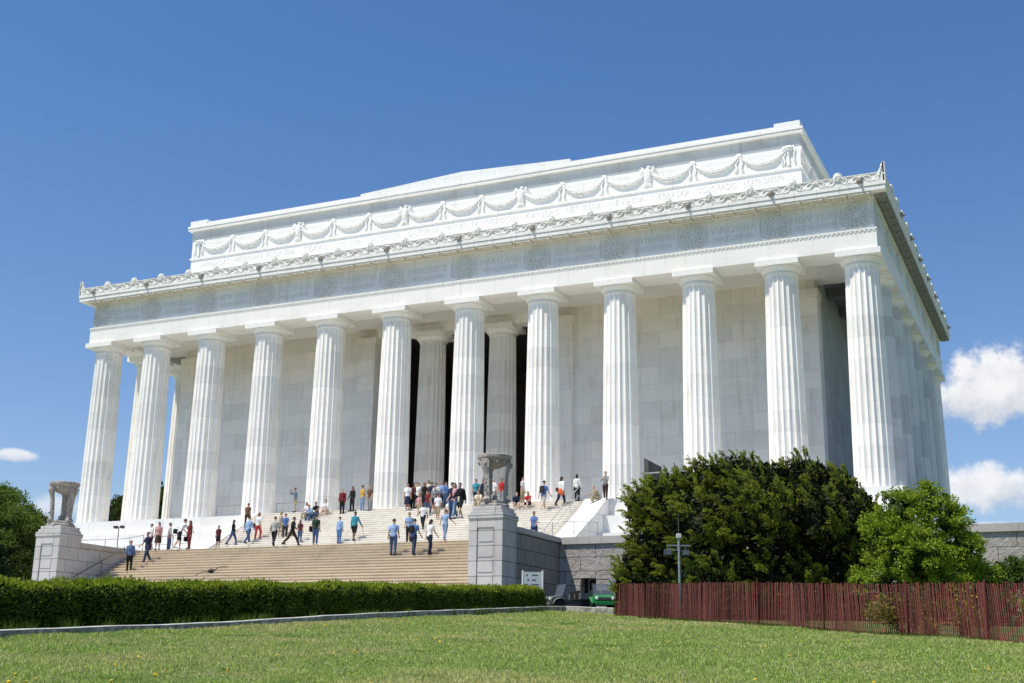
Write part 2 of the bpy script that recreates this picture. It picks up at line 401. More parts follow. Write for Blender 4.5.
STF = ['DELAWARE|MDCCLXXXVII','PENNSYLVANIA|MDCCLXXXVII','NEW JERSEY|MDCCLXXXVII','GEORGIA|MDCCLXXXVIII','CONNECTICUT|MDCCLXXXVIII','MASSACHUSETTS|MDCCLXXXVIII','MARYLAND|MDCCLXXXVIII','SOUTH CAROLINA|MDCCLXXXVIII','NEW HAMPSHIRE|MDCCLXXXVIII','VIRGINIA|MDCCLXXXVIII','NEW YORK|MDCCLXXXVIII']
for i, s in enumerate(STF):
    n, d = s.split('|'); xm = (XS[i]+XS[i+1])/2
    me = text_mesh(n, .62, M_letter); w = max(v.co.x for v in me.vertices)*2
    o = link('lettering', me, fr, (xm, -.958, 15.12)); o.scale = (min(1.05, 2.75/w), 1, 1)
    me = text_mesh(d, .40, M_letter); w = max(v.co.x for v in me.vertices)*2
    o = link('lettering', me, fr, (xm, -.958, 14.66)); o.scale = (min(1, 2.3/w), 1, 1)
# cornice
XC = L+1.75
co_ = MB()
co_.frame(-FZ-.10, FZ+.10, -1.055, D+1.055, 16.05, 16.20, 1.5)          # bed mould
co_.frame(-XC, XC, -1.75, D+1.75, 16.20, 16.43, 2.5)                     # corona
co_.frame(-XC+.05, XC-.05, -1.70, D+1.70, 16.43, 16.475, 2.4)
co_.frame(-XC-.04, XC+.04, -1.79, D+1.79, 16.475, 16.66, 2.5)            # sima
CO = co_.obj('cornice', M_cornice, T)
mu = MB().box(-.53, .53, -.31, .31, -.14, .0)
for i in range(7):
    for j in range(3):
        mu.lathe([(.05,-.205),(.04,-.14)], 6, (-.48+i*.16, -.2+j*.2, 0))
ME_mu = mu.mesh('mutule', M_soffit)
k = 0; nmu = 44
for i in range(nmu):
    link('mutule', ME_mu, CO, (-27.3+i*54.6/(nmu-1), -1.40, 16.198))
nms = 26
ME_mus = ME_mu.copy(); ME_mus.materials.clear(); ME_mus.materials.append(M_soffside)
for i in range(nms): link('mutule', ME_mus, CO, (L+1.40, -.7+i*(D+1.4)/(nms-1), 16.198), R(90))
# cresting: pierced running scroll
def scroll_strip(x0, x1, n):
    mb = MB(); mb.box(x0, x1, .0, .10, 0, .50, 0)
    for i in range(n):
        c = x0+(i+.5)*(x1-x0)/n; s = 1 if i % 2 else -1
        pts = []
        for q in range(15):
            a = s*(q*.55)+(.4 if s > 0 else 2.7); r = .20*(1-q/17)
            pts.append((c+r*math.cos(a)*1.15, -.02, .26+r*math.sin(a)))
        mb.tube(pts, [.055-.002*q for q in range(15)], 4)
        mb.tube([(c-.3*s,-.01,.04),(c,-.03,.10),(c+.3*s,-.01,.44)], [.05,.06,.03], 4)
        mb.ball((c+.28*s, -.04, .40), (.10, .05, .07), 6, 4); mb.ball((c-.26*s, -.03, .12), (.09, .05, .06), 6, 4)
    mb.box(x0, x1, -.05, .10, .0, .05); mb.box(x0, x1, -.05, .09, .50, .545)
    return mb
scroll_strip(-XC-.02, XC+.02, 92).obj('cresting', M_carve, T, (0, -1.72, 16.66))
scroll_strip(-1.70, D+1.70, 56).obj('cresting', M_carve, T, (XC-.03, 0, 16.66), R(90))
MB().box(-XC+.05,-XC+.14,-1.6,D+1.6,16.66,17.08).box(-XC+.2,XC-.2,D+1.60,D+1.7,16.66,17.08).obj('cresting', M_carve, T)
def antefix():
    mb = MB(); n = 9; poly = []
    for i in range(n):
        a = math.pi*(i/(n-1)); w = .26; h = .40 if 0 < i < n-1 else .0
        poly.append((w*math.cos(a), .42+.42*math.sin(a)**.7*(1 if i not in (0, n-1) else 0)))
    mb.prism([(-.2, 0), (.2, 0)]+poly, 'y', -.04, .08)
    for i in range(7):
        a = math.pi*(.1+.8*i/6)
        mb.tube([(0, -.05, .40), (.12*math.cos(a), -.09, .44+.2*math.sin(a)), (.22*math.cos(a), -.05, .44+.36*math.sin(a))], [.02, .045, .03], 5)
    mb.tube([(-.18,-.06,.30),(-.08,-.1,.38),(0,-.07,.30),(.08,-.1,.38),(.18,-.06,.30)], .035, 5)
    return mb.mesh('antefix', M_carve)
ME_ant = antefix()
axs = []
for i in range(11):
    a, b = XS[i], XS[i+1]
    if i == 10: b = 27.4
    if i == 0: a = -27.4
    for f in (.25, .75): axs.append(a+(b-a)*f)
for x in axs: link('antefix', ME_ant, T, (x, -1.72, 16.66))
for i in range(14): link('antefix', ME_ant, T, (XC-.03, SD*.25+i*SD/2, 16.66), R(90))
def lion():
    mb = MB(); mb.ball((0,-.06,.16), (.20,.16,.20), 10, 8); mb.ball((0,-.22,.11), (.10,.14,.09), 8, 6)
    for k in range(11):
        a = 2*math.pi*k/11; mb.ball((.19*math.cos(a), -.03, .16+.19*math.sin(a)), (.075,.09,.075), 6, 4)
    for s in (-1, 1): mb.ball((s*.09,-.19,.22), (.035,.03,.03), 6, 4); mb.ball((s*.13,-.10,.33), (.05,.04,.05), 6, 4)
    mb.box(-.06,.06,-.33,-.24,.03,.07); me = mb.mesh('lion_head', M_tripod, True); me.transform(Matrix.Scale(.72, 4)); return me
ME_lion = lion()
for x in XS: link('lion_head', ME_lion, T, (x if abs(x) < 26 else math.copysign(27.35, x), -1.78, 16.70))
for k in range(1, 8): link('lion_head', ME_lion, T, (XC+.05, k*SD, 16.70), R(90))
ac = MB().prism([(-.42,0),(.0,0),(.0,1.08),(-.06,1.13),(-.16,.98),(-.2,.78),(-.34,.58)], 'y', -.05, .08)
ac.prism([(-.05,0),(.42,0),(.34,.58),(.2,.78),(.16,.98),(.06,1.13),(-.05,1.08)], 'x', -.08, .05)
for k in range(4): ac.ball((-.12-.05*k,-.07,.85-.17*k), (.06,.04,.08), 6, 5)
ME_ac = ac.mesh('corner_acroterion', M_carve)
link('corner_acroterion', ME_ac, T, (XC, -1.74, 16.66))
o = link('corner_acroterion', ME_ac, T, (-XC, -1.74, 16.66)); o.scale = (-1, 1, 1)
MB().box(-L-1.2, L+1.2, -1.2, D+1.2, 16.66, 16.86).obj('roof_terrace', M_cornice, T)
# ceiling of the colonnade and its beams
mb = MB()
mb.box(-L-.9, L+.9, .95, 5.5, 13.40, 14.06)
mb.obj('colonnade_ceiling', M_ceil, T); mb = MB()
for k in range(2, 7):
    for s in (-1, 1):
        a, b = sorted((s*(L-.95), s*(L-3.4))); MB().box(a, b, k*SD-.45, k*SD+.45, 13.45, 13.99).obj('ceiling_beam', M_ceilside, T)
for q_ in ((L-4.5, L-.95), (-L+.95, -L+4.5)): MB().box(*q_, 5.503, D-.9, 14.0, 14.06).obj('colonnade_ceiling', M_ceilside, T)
# cella
CX = 23.45; Y0 = 4.3; Y1 = D-4.3; DX = 6.75
mb = MB()
mb.box(-CX, -DX, Y0, Y0+1.2, 0, 14.0)
MB().box(DX, CX, Y0, Y0+1.2, 0, 14.0).obj('cella_wall', M_wall, T)
cw = mb.obj('cella_wall', M_wall, T)
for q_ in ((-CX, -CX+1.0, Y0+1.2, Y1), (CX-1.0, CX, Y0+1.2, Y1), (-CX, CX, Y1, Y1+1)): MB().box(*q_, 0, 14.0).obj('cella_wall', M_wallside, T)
MB().box(-CX-.10, -DX-1.3, Y0-.10, Y0+.6, 0, .9).box(DX+1.3, CX+.10, Y0-.10, Y0+.6, 0, .9).box(CX, CX+.10, Y0+.6, Y1, 0, .9).box(-CX-.10, -CX, Y0+.6, Y1, 0, .9).obj('wall_base', M_wall, cw)
MB().box(-DX, DX, Y0+.05, Y0+1.15, 12.80, 13.61).obj('lintel', M_marble, T)
def anta(x0, x1):
    mb = MB(); mb.box(x0, x1, Y0-.32, Y0+1.3, 0, 12.36); mb.box(x0-.05, x1+.05, Y0-.38, Y0+1.3, 12.36, 12.52); mb.box(x0-.10, x1+.10, Y0-.44, Y0+1.3, 12.52, 12.79); mb.obj('pilaster', M_wall, T)
anta(-DX-1.25, -DX+.05); anta(DX-.05, DX+1.25)
for s in (-1, 1):
    a, b = sorted((s*(CX-.95), s*(CX+.18))); mb = MB(); mb.box(a, b, Y0-.16, Y0+1.0, .9, 12.36); mb.box(a-.06, b+.06, Y0-.24, Y0+1.05, 12.36, 12.79); mb.obj('pilaster', M_wall, T)
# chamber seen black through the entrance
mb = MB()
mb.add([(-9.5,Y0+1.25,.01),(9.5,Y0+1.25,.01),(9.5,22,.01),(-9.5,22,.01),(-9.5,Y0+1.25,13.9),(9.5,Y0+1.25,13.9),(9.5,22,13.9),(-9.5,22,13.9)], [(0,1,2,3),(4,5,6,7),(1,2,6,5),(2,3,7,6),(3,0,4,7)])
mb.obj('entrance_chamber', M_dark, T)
MB().box(-L-1.0, L+1.0, -1.0, D+1.0, -.02, .006).obj('portico_floor', M_plat, T)
# attic
AX, AY = 23.2, 3.64; AY1 = D-AY
mb = MB(); mb.box(-AX, AX, AY, AY1, 16.86, 20.44); mb.box(-AX-.09, AX+.09, AY-.09, AY1+.09, 20.44, 20.55); mb.box(-AX, AX, AY, AY1, 20.55, 22.02)
AT = mb.obj('attic', M_attic, T)
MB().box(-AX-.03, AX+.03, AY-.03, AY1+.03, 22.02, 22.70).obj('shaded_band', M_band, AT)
mb = MB(); mb.box(-AX-.24, AX+.24, AY-.33, AY1+.24, 22.70, 22.82); mb.box(-AX-.18, AX+.18, AY-.27, AY1+.18, 22.82, 22.87); mb.box(-AX-.27, AX+.27, AY-.37, AY1+.27, 22.87, 23.03)
mb.obj('attic_cornice', M_attic, AT)
mb = MB(); mb.box(-AX-.05, AX+.05, AY-.25, AY1+.25, 23.03, 23.26)
for s in (-1, 1):
    a, b = sorted((s*(AX+.10), s*(AX-1.5))); mb.box(a, b, AY-.30, AY+1.2, 23.028, 23.45)
mb.prism([(-8.1,23.1),(8.1,23.1),(8.1,23.43),(0,23.82),(-8.1,23.40)], 'y', AY-.28, AY1+.28)
mb.obj('blocking_course', M_attic, AT)
# garlands, eagles, rosettes, torches
PKX = [-22.4+2.985*i for i in range(16)]
def garland(w):
    mb = MB(); n = 13; pts = []; rad = []
    for i in range(n):
        u = i/(n-1); pts.append((-w/2+w*u, -.10-.10*math.sin(math.pi*u), -.72*(1-(2*u-1)**2)**.85)); rad.append(.075+.15*math.sin(math.pi*u)**1.2)
    mb.tube([(p[0], p[1]*.6, p[2]) for p in pts], [r*.42 for r in rad], 8, ry=rad)
    for i in range(1, n-1):
        for k in range(5):
            a = 2*math.pi*(k/5+.13*i); c = np.array(pts[i])
            q = c*[1,.6,1]+np.array([random.uniform(-.08,.08), min(-.02, rad[i]*math.cos(a))*.35, rad[i]*math.sin(a)*.92]); mb.ball(q, (rad[i]*.36, rad[i]*.2, rad[i]*.36), 5, 4)
    for s in (-1, 1):
        mb.tube([(s*w*.5,-.06,-.05),(s*w*.43,-.08,-.5),(s*w*.46,-.08,-.8),(s*w*.41,-.08,-1.15)], [.05,.08,.05,.09], 4, ry=[.03,.03,.03,.03])
    return mb.mesh('garland', M_attic, True)
ME_gar = garland(2.985)
for i in range(15): link('garland', ME_gar, AT, ((PKX[i]+PKX[i+1])/2, AY, 21.76)).scale = (random.choice((-1, 1)), .7, random.uniform(.94, 1.05))
ME_ros = MB().lathe([(.24,0),(.24,.08),(.17,.14),(.10,.12),(.06,.18),(.01,.19)], 12).mesh('rosette', M_attic, True); ME_ros.transform(Matrix.Rotation(R(90), 4, 'X'))
def eagle():
    mb = MB(); mb.tube([(0,-.05,-1.05),(0,-.14,-.7),(0,-.22,-.25),(0,-.18,.12),(0,-.16,.22)], [.08,.20,.22,.13,.05], 8)
    mb.ball((.05,-.20,.26), (.11,.10,.11), 8, 6); mb.tube([(.12,-.24,.27),(.24,-.24,.22)], [.05,.01], 5)
    for s in (-1, 1):
        for k in range(6):
            u = k/5; mb.tube([(s*.12,-.12,-.05),(s*(.28+.16*u),-.16,.18-.1*k),(s*(.42+.34*u),-.10,.42-.3*k+.2*u)], [.06,.08,.02], 5, ry=[.03,.04,.015])
        mb.tube([(s*.1,-.12,-.9),(s*.16,-.16,-1.12)], [.07,.05], 6)
    return mb.mesh('eagle', M_attic, True)
ME_eag = eagle()
for i, x in enumerate(PKX):
    if i in (3, 6, 9, 12): link('eagle', ME_eag, AT, (x, AY, 21.76)).scale = (1.15, .55, .92)
    elif 0 < i < 15: link('rosette', ME_ros, AT, (x, AY, 21.78)).scale = (.85, .6, .85)
def torch():
    mb = MB(); mb.lathe([(.06,-1.2),(.16,-1.16),(.07,-1.05),(.06,-.35),(.12,-.2),(.10,-.1),(.30,.05),(.32,.12),(.02,.2)], 12, (0,-.12,0))
    for s in (-1, 1):
        mb.tube([(s*.30,-.05,.25),(s*.42,-.08,-.1),(s*.34,-.08,-.6),(s*.42,-.06,-1.15)], [.05,.07,.05,.08], 5)
    mb.ball((0,-.12,.05), (.36,.10,.22), 10, 6); return mb.mesh('torch', M_attic, True)
ME_tor = torch()
for x in (PKX[0]-.1, PKX[-1]+.1): link('torch', ME_tor, AT, (x, AY, 21.74)).scale = (.95, .6, .92)
for i in range(8): link('garland', ME_gar, AT, (AX, AY+1.4+2.985*(i+.0), 21.78), R(90))
STA = ['ARKANSAS|MDCCCXXXVI','MICHIGAN|MDCCCXXXVII','FLORIDA|MDCCCXLV','TEXAS|MDCCCXLV','IOWA|MDCCCXLVI','WISCONSIN|MDCCCXLVIII','CALIFORNIA|MDCCCL','MINNESOTA|MDCCCLVIII','OREGON|MDCCCLIX','KANSAS|MDCCCLXI','WEST VIRGINIA|MDCCCLXIII','NEVADA|MDCCCLXIV','NEBRASKA|MDCCCLXVII','COLORADO|MDCCCLXXVI','NORTH DAKOTA|MDCCCLXXXIX']
for i, s in enumerate(STA):
    n, d = s.split('|'); xm = (PKX[i]+PKX[i+1])/2
    me = text_mesh(n, .60, M_atticletter); w = max(v.co.x for v in me.vertices)*2
    o = link('lettering', me, AT, (xm, AY-.003, 19.72)); o.scale = (min(1.1, 2.55/w), 1, 1)
    me = text_mesh(d, .36, M_atticletter); w = max(v.co.x for v in me.vertices)*2
    o = link('lettering', me, AT, (xm, AY-.003, 19.22)); o.scale = (min(1, 2.2/w), 1, 1)

# ------------------------------------------------------------------ upper marble stairs and platform
ZT = -3.2
NU = 20; YU0, YU1 = -7.05, -1.60; RU = 3.2/NU; TU = (YU1-YU0)/NU
US = thing('marble_stairs', 'cream marble stairs climbing from the landing to the columns, full of visitors', 'stairs')
mb = MB(); xw = 11.3
for k in range(NU):
    mb.box(-xw, xw, YU0+k*TU, YU1+.0-.002 if k < NU-1 else YU1-.002, ZT+k*RU+(.0 if k else -.3), ZT+(k+1)*RU-(.0 if k < NU-1 else .004))
    mb.box(-xw+.004, xw-.004, YU0+k*TU-.03, YU0+k*TU+.002, ZT+(k+1)*RU-.05, ZT+(k+1)*RU-(.001 if k < NU-1 else .006))
    mb.box(-xw+.004, xw-.004, YU0+k*TU-.004, YU0+k*TU+.002, ZT+k*RU+.002, ZT+(k+1)*RU-.052, 1)
mb.obj('steps', [M_ustair, plain('marble_riser', (.78,.72,.62), .85, .12, 2.)], US)  # risers darker: shade lines below the nosings painted in
for s in (-1, 1):
    a, b = sorted((s*xw, s*(xw+1.25)))
    mb = MB(); mb.prism([(YU0-.75,ZT-.3),(YU0-.75,ZT+.16),(YU0-.35,ZT+.20),(-3.52,-.98),(-3.52,ZT-.3)], 'x', a+.003, b)
    mb.prism([(-3.52,-2.2),(-3.52,-.98),(-2.0,-.012),(-1.63,-.012),(-1.63,-2.2)], 'x', a+.003, b)
    mb.obj('stair_cheek', M_plat, US)

# ------------------------------------------------------------------ terrace
TX, TY = 38.5, -11.5; TYB = D+14; XI, XO = 11.9, 13.7
struct(MB().box(-TX+.5, TX-.5, TY+.4, TYB, ZT-.4, ZT-.003).obj('terrace', M_pave))
tw = thing('terrace_wall', 'long rough granite retaining wall with smooth coping right of the stairs, small dark doorway', 'wall')
mb = MB(); dx0, dx1, dzt = 14.72, 15.52, -5.14
mb.box(XI+.4, dx0, TY, TY+.9, GZ-.6, ZT-.34).box(dx1, TX, TY, TY+.9, GZ-.6, ZT-.34).box(dx0, dx1, TY, TY+.9, dzt, ZT-.34)
mb.box(TX-.9, TX, TY+.9, TYB, GZ-.6, ZT-.34)
mb.obj('rough_masonry', M_granite, tw)
MB().box(dx0+.002, dx1-.002, TY+.55, TY+.7, GZ-.3, dzt-.002).obj('doorway_darkness_panel', M_black, tw)  # black panel stands in for the darkness inside the opening
MB().box(XO+.06, TX+.10, TY-.10, TY+1.0, ZT-.34, ZT+.0).box(TX-1.0, TX+.10, TY+1.0, TYB, ZT-.34, ZT).obj('coping', M_coping, tw)
tw2 = thing('terrace_wall', 'pale granite retaining wall running off left of the stairs behind the trees', 'wall')
MB().box(-TX, -XI-.4, TY, TY+.9, GZ-.6, ZT-.34).box(-TX, -TX+.9, TY+.9, TYB, GZ-.6, ZT-.34).obj('rough_masonry', M_ashlar, tw2)
MB().box(-TX-.10, -XO-.06, TY-.10, TY+1.0, ZT-.34, ZT).box(-TX-.10, -TX+1.0, TY+1.0, TYB, ZT-.34, ZT).obj('coping', M_coping, tw2)
# lower granite stairs
NL = 21; YL0, YL1 = -18.55, TY; RL = (ZT-GZ)/NL; TL = (YL1-YL0)/NL
LS = thing('granite_stairs', 'broad tan granite stairs between the two stone pedestals', 'stairs')
mb = MB()
for k in range(NL):
    mb.box(-XI+.003, XI-.003, YL0+k*TL, YL1+.45, GZ+k*RL-(.4 if k == 0 else 0), GZ+(k+1)*RL-(0 if k < NL-1 else .004))
    mb.box(-XI+.004, XI-.004, YL0+k*TL-.022, YL0+k*TL+.002, GZ+(k+1)*RL-.045, GZ+(k+1)*RL-(.001 if k < NL-1 else .006))
mb.obj('steps', M_stair, LS)
def cheek(s, mat, label):
    w = thing('stair_wall', label, 'wall')
    px0, px1 = 11.95, 13.6; YP, YQ = -17.9, -16.35
    def bx(mb, x0, x1, *r): a, b = sorted((s*x0, s*x1)); mb.box(a, b, *r)
    mb = MB(); bx(mb, XI+.08, XO-.05, YQ, TY+.4, GZ-.6, ZT-.26); mb.obj('masonry', mat, w)
    mb = MB(); bx(mb, XI, XO+.03, YQ+.0, TY+.42, ZT-.26, ZT+.0); bevel(mb.obj('coping', M_coping, w), .03)
    mb = MB()                                            # pedestal with a sunk panel on its face
    bx(mb, px0, px0+.40, YP, YQ, GZ-.6, -3.35); bx(mb, px1-.40, px1, YP, YQ, GZ-.6, -3.35); bx(mb, px0+.40, px1-.40, YP+.05, YQ, GZ-.6, -3.35)
    bx(mb, px0, px1, YP, YQ, -3.35, -2.98)
    q = mb.obj('pedestal', M_ashlar, w)
    mb = MB(); bx(mb, px0-.05, px1+.05, YP-.05, YQ+.05, -2.98, -2.74); bx(mb, px0+.03, px1-.03, YP+.03, YQ-.03, -2.74, -2.60); bx(mb, px0+.12, px1-.12, YP+.10, YQ-.06, -2.60, -2.42)
    bevel(mb.obj('cap_stone', M_ashlar, q), .03)
    # fasces: bundle of rods with crossing strap carved on the panel
    mb = MB()
    for k in range(5):
        z = -3.40-k*.66; a, b = sorted((s*(px0+.47), s*(px1-.47))); mb.box(a, b, YP+.025, YP+.06, z-.57, z-.05)
    mb.obj('panel_block', M_ashlar, q)
    return w
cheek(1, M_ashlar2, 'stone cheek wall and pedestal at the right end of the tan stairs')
cheek(-1, M_ashlar, 'stone cheek wall and pedestal at the left end of the tan stairs')
def tripod():
    mb = MB()
    base = MB().lathe([(.86,0),(.86,.10),(.76,.16),(.76,.24),(.5,.30)], 6); base.v = base.v
    bw = MB().lathe([(.04,1.74),(.16,1.75),(.36,1.81),(.55,1.91),(.68,2.02),(.76,2.13)], 28)
    rim = MB().lathe([(.74,2.10),(.84,2.16),(.90,2.22),(.90,2.33),(.84,2.37),(.74,2.34),(.3,2.10),(.02,2.09)], 36)
    st = MB().lathe([(.26,.28),(.30,.34),(.14,.42),(.20,.52),(.06,.62),(.02,.70)], 16)
    legs = []
    for k in range(3):
        a = R(-104+120*k); c, s = math.cos(a), math.sin(a); q = MB()
        def P(r, t, z): return (c*r-s*t, s*r+c*t, z)
        sec = [(.60,.22,.12,.25),(.63,.23,.12,.34),(.58,.165,.075,.46),(.61,.165,.075,1.0),(.67,.18,.08,1.55),(.71,.20,.09,1.68),(.73,.24,.10,1.74),(.75,.24,.11,2.02),(.77,.18,.09,2.14)]
        vs = []; fs = []
        for r, w, d, z in sec: vs += [P(r-d,-w,z), P(r+d,-w,z), P(r+d,w,z), P(r-d,w,z)]
        for i in range(len(sec)-1):
            for j in range(4): fs.append((4*i+j, 4*i+(j+1) % 4, 4*i+4+(j+1) % 4, 4*i+4+j))
        fs += [(3,2,1,0), tuple(4*(len(sec)-1)+j for j in range(4))]
        q.add(vs, fs)
        for i in range(6):
            z = .62+.16*i; q.ball(P(.68, .05*(-1)**i, z), (.06,.06,.075), 6, 5)
        q.ball(P(.85, 0, 1.90), (.11,.11,.12), 8, 6); q.ball(P(.74, .0, .30), (.13,.13,.09), 8, 5)
        legs.append(q)
    return base, st, bw, rim, legs
def put_tripod(loc, label, rz):
    o = thing('stone_tripod', label, 'tripod urn', loc, rz); o.scale = (.87, .87, 1)
    base, st, bw, rim, legs = tripod()
    base.obj('plinth', M_tripod, o); st.obj('carved_stem', M_tripod, o, smooth=True); b = bw.obj('bowl', M_tripod, o, smooth=True)
    for q in legs: q.obj('leg', M_tripod, o)
    fest = MB()
    for k in range(12):
        a = 2*math.pi*k/12; fest.ball((.82*math.cos(a), .82*math.sin(a), 1.99), (.06,.06,.07), 6, 4)
    fest.add(rim.v, rim.f).obj('rim', M_tripod, b); return o
put_tripod((12.78, -17.12, -2.42), 'weathered stone tripod bowl on the right pedestal, in front of a fluted column', R(5))
put_tripod((-12.78, -17.12, -2.42), 'weathered stone tripod bowl on the left pedestal, against the sky', R(-12))

# ------------------------------------------------------------------ sun, sky with a few clouds
AZ, EL = R(219), R(63)
sun = bpy.data.lights.new('sun', 'SUN'); sun.energy = 5.0; sun.angle = R(.53); sun.color = (1.0, .94, .835)
so = bpy.data.objects.new('sun', sun); COL.objects.link(so)
sd = Vector((math.sin(AZ)*math.cos(EL), math.cos(AZ)*math.cos(EL), math.sin(EL)))
so.rotation_euler = sd.to_track_quat('Z', 'Y').to_euler(); so.location = (0, -60, 80)
W_ = bpy.data.worlds.new('World'); S.world = W_; W_.use_nodes = True; t = NT(W_.node_tree); t.N.clear()
out = t.n('ShaderNodeOutputWorld'); bg = t.n('ShaderNodeBackground'); t.L.new(bg.outputs[0], out.inputs[0])
sk = t.n('ShaderNodeTexSky', sky_type='NISHITA'); sk.sun_disc = False; sk.sun_elevation = EL; sk.sun_rotation = AZ; sk.altitude = 50; sk.air_density = 1.0; sk.dust_density = .45; sk.ozone_density = 1.6
dirv = t.n('ShaderNodeTexCoord').outputs['Generated']
dz_ = t.sep(dirv)[2]
skc = t.mix(1.0, sk.outputs[0], t.mix(t.ramp(dz_, .04, .46, 0, 1, False), (.84, .87, .98), (.545, .815, 1.09)), 'MULTIPLY')
nz = t.noise(dirv, 30., 10, .66); nz2 = t.noise(dirv, 12., 5, .6); total = None; shade = None
def cloud(px, py, w, h, dens, edge, flat=1.0):
    global skc
    c = ray(px, py); r_ = np.cross(c, [0,0,1]); r_ /= np.linalg.norm(r_); u_ = np.cross(r_, c)
    def dot(v):
        x = t.n('ShaderNodeVectorMath', operation='DOT_PRODUCT'); t.L.new(dirv, x.inputs[0]); x.inputs[1].default_value = tuple(map(float, v)); return x.outputs['Value']
    U = t.m('DIVIDE', dot(r_), w/FPX); Vv = t.m('DIVIDE', dot(u_), h/FPX)
    Vn = t.m('MULTIPLY', t.m('MINIMUM', Vv, 0.), flat); Vp = t.m('MAXIMUM', Vv, 0.); V2 = t.m('ADD', Vp, Vn)
    rr = t.m('SQRT', t.m('ADD', t.m('MULTIPLY', U, U), t.m('MULTIPLY', V2, V2)))
    f = t.m('SUBTRACT', 1.0, rr); f = t.m('ADD', f, t.m('MULTIPLY', t.m('SUBTRACT', nz, .5), 1.7)); f = t.m('ADD', f, t.m('MULTIPLY', t.m('SUBTRACT', nz2, .5), 1.2))
    front = t.m('GREATER_THAN', dot(c), .7)
    mk = t.m('MULTIPLY', t.m('MULTIPLY', t.ramp(f, 0.0, edge), dens), front)
    sh = t.ramp(t.m('ADD', Vv, t.m('MULTIPLY', t.m('SUBTRACT', nz, .5), 3.0)), -.9, .5)
    cc = t.mix(sh, (CL*.66, CL*.71, CL*.80), (CL, CL*1.0, CL*1.02))
    skc = t.mix(mk, skc, cc)
CL = 7.2
cloud(1005, 384, 68, 40, 1.0, .42, 1.0); cloud(972, 398, 44, 22, .9, .5, 1.2); cloud(1000, 490, 66, 27, .92, .5, 1.1); cloud(968, 482, 24, 16, .8, .7, 1.0); cloud(14, 455, 24, 7, .8, .6); cloud(60, 508, 34, 14, .55, .8); cloud(985, 528, 40, 7, .7, .7)
cloud(1300, 420, 150, 40, .8, .5); cloud(1700, 300, 200, 60, .8, .5); cloud(-400, 480, 160, 30, .7, .6); cloud(-800, 430, 200, 50, .8, .5)
t.L.new(skc, bg.inputs[0]); bg.inputs[1].default_value = .13
# ------------------------------------------------------------------ foliage helpers
def leaves(P, D, ln, wd, up=None, jit=.5):
    """one folded rhombic leaf at each point P along direction D"""
    n = len(P); D = D/np.linalg.norm(D, axis=1, keepdims=True)
    A = rng.normal(size=(n, 3)); S_ = np.cross(D, A); S_ /= np.linalg.norm(S_, axis=1, keepdims=True)
    N_ = np.cross(D, S_)
    ln = np.broadcast_to(ln, (n,))[:, None]; wd = np.broadcast_to(wd, (n,))[:, None]
    a = P; b = P+D*ln*.5+S_*wd*.5+N_*wd*.12; c = P+D*ln; d = P+D*ln*.5-S_*wd*.5+N_*wd*.12
    return np.stack([a, b, c, d], 1).reshape(-1, 3)
def quads(V): return np.arange(len(V)).reshape(-1, 4)
def unit(n):
    v = rng.normal(size=(n, 3)); return v/np.linalg.norm(v, axis=1, keepdims=True)
def lobes_shell(lobes, n, depth=.35, lo=-.35):
    """points near the outside of a union of ellipsoids -> positions, outward normals"""
    Ps = []; Ns = []; C = np.array([l[:3] for l in lobes]); Rr = np.array([l[3:6] for l in lobes])
    wts = (Rr[:,0]*Rr[:,2])**.9; wts = wts/wts.sum()
    while sum(map(len, Ps)) < n:
        k = rng.choice(len(lobes), n, p=wts); u = unit(n)
        s = 1-depth*rng.random(n)**1.6
        P = C[k]+u*Rr[k]*s[:, None]
        ok = u[:,2] > lo-.3*rng.random(n)
        for q in range(len(lobes)):
            dd = (((P-C[q])/Rr[q])**2).sum(1); ok &= (dd > .45) | (k == q)
        N_ = u/Rr[k]; N_ /= np.linalg.norm(N_, axis=1, keepdims=True)
        Ps.append(P[ok]); Ns.append(N_[ok])
    return np.concatenate(Ps)[:n], np.concatenate(Ns)[:n]
def core(lobes, f, nu=14, nv=9, zmin=None):
    mb = MB()
    for l in lobes: mb.ball(l[:3], (l[3]*f, l[4]*f, l[5]*f), nu, nv)
    V = np.array(mb.v); V += rng.normal(size=V.shape)*.10
    if zmin is not None: V[:,2] = np.maximum(V[:,2], zmin)
    return V, np.array(mb.f)
def multi(name, parts):   # parts: list of (V, F quads, material)
    V = []; F = []; mi = []; mats = []; o = 0
    for k, (v, f, m_) in enumerate(parts):
        V.append(v); F.append(f+o); o += len(v); mi += [k]*len(f); mats.append(m_)
    me = npmesh(name, np.concatenate(V), np.concatenate(F), mats)
    me.polygons.foreach_set('material_index', np.array(mi, np.int32)); me.update(); return me
M_yew = leafmat('yew_needles', (.17, .22, .028), (.36, .39, .06), .26)
M_yewin = leafmat('yew_inner', (.008, .014, .005), (.020, .032, .009), .05)  # near-black needles: shade inside the yew put into the colour
M_holly = leafmat('bright_leaves', (.14, .235, .020), (.36, .43, .05), .32)
M_hollyin = leafmat('bright_leaves_inner', (.020, .040, .008), (.040, .075, .014), .1)  # dark leaf copy paints the shade in gaps between clusters
M_hedge = leafmat('hedge_leaves', (.040, .085, .012), (.110, .165, .020), .22)
M_hedgetop = leafmat('hedge_growth_lit', (.17, .24, .018), (.36, .40, .035), .3)  # fresh shoots, brightened further to paint in the sunlit top edge
M_hedgein = leafmat('hedge_inner', (.012, .022, .006), (.028, .045, .010), .08)  # inner shade of the hedge painted as much darker leaves
M_tree = leafmat('tree_leaves', (.070, .130, .025), (.19, .25, .055), .35)
M_treein = leafmat('tree_leaves_inner', (.018, .036, .010), (.035, .06, .016), .1)  # darkened leaves carry the shade inside the crown
M_conif = leafmat('conifer_needles', (.016, .036, .014), (.035, .065, .020), .1)
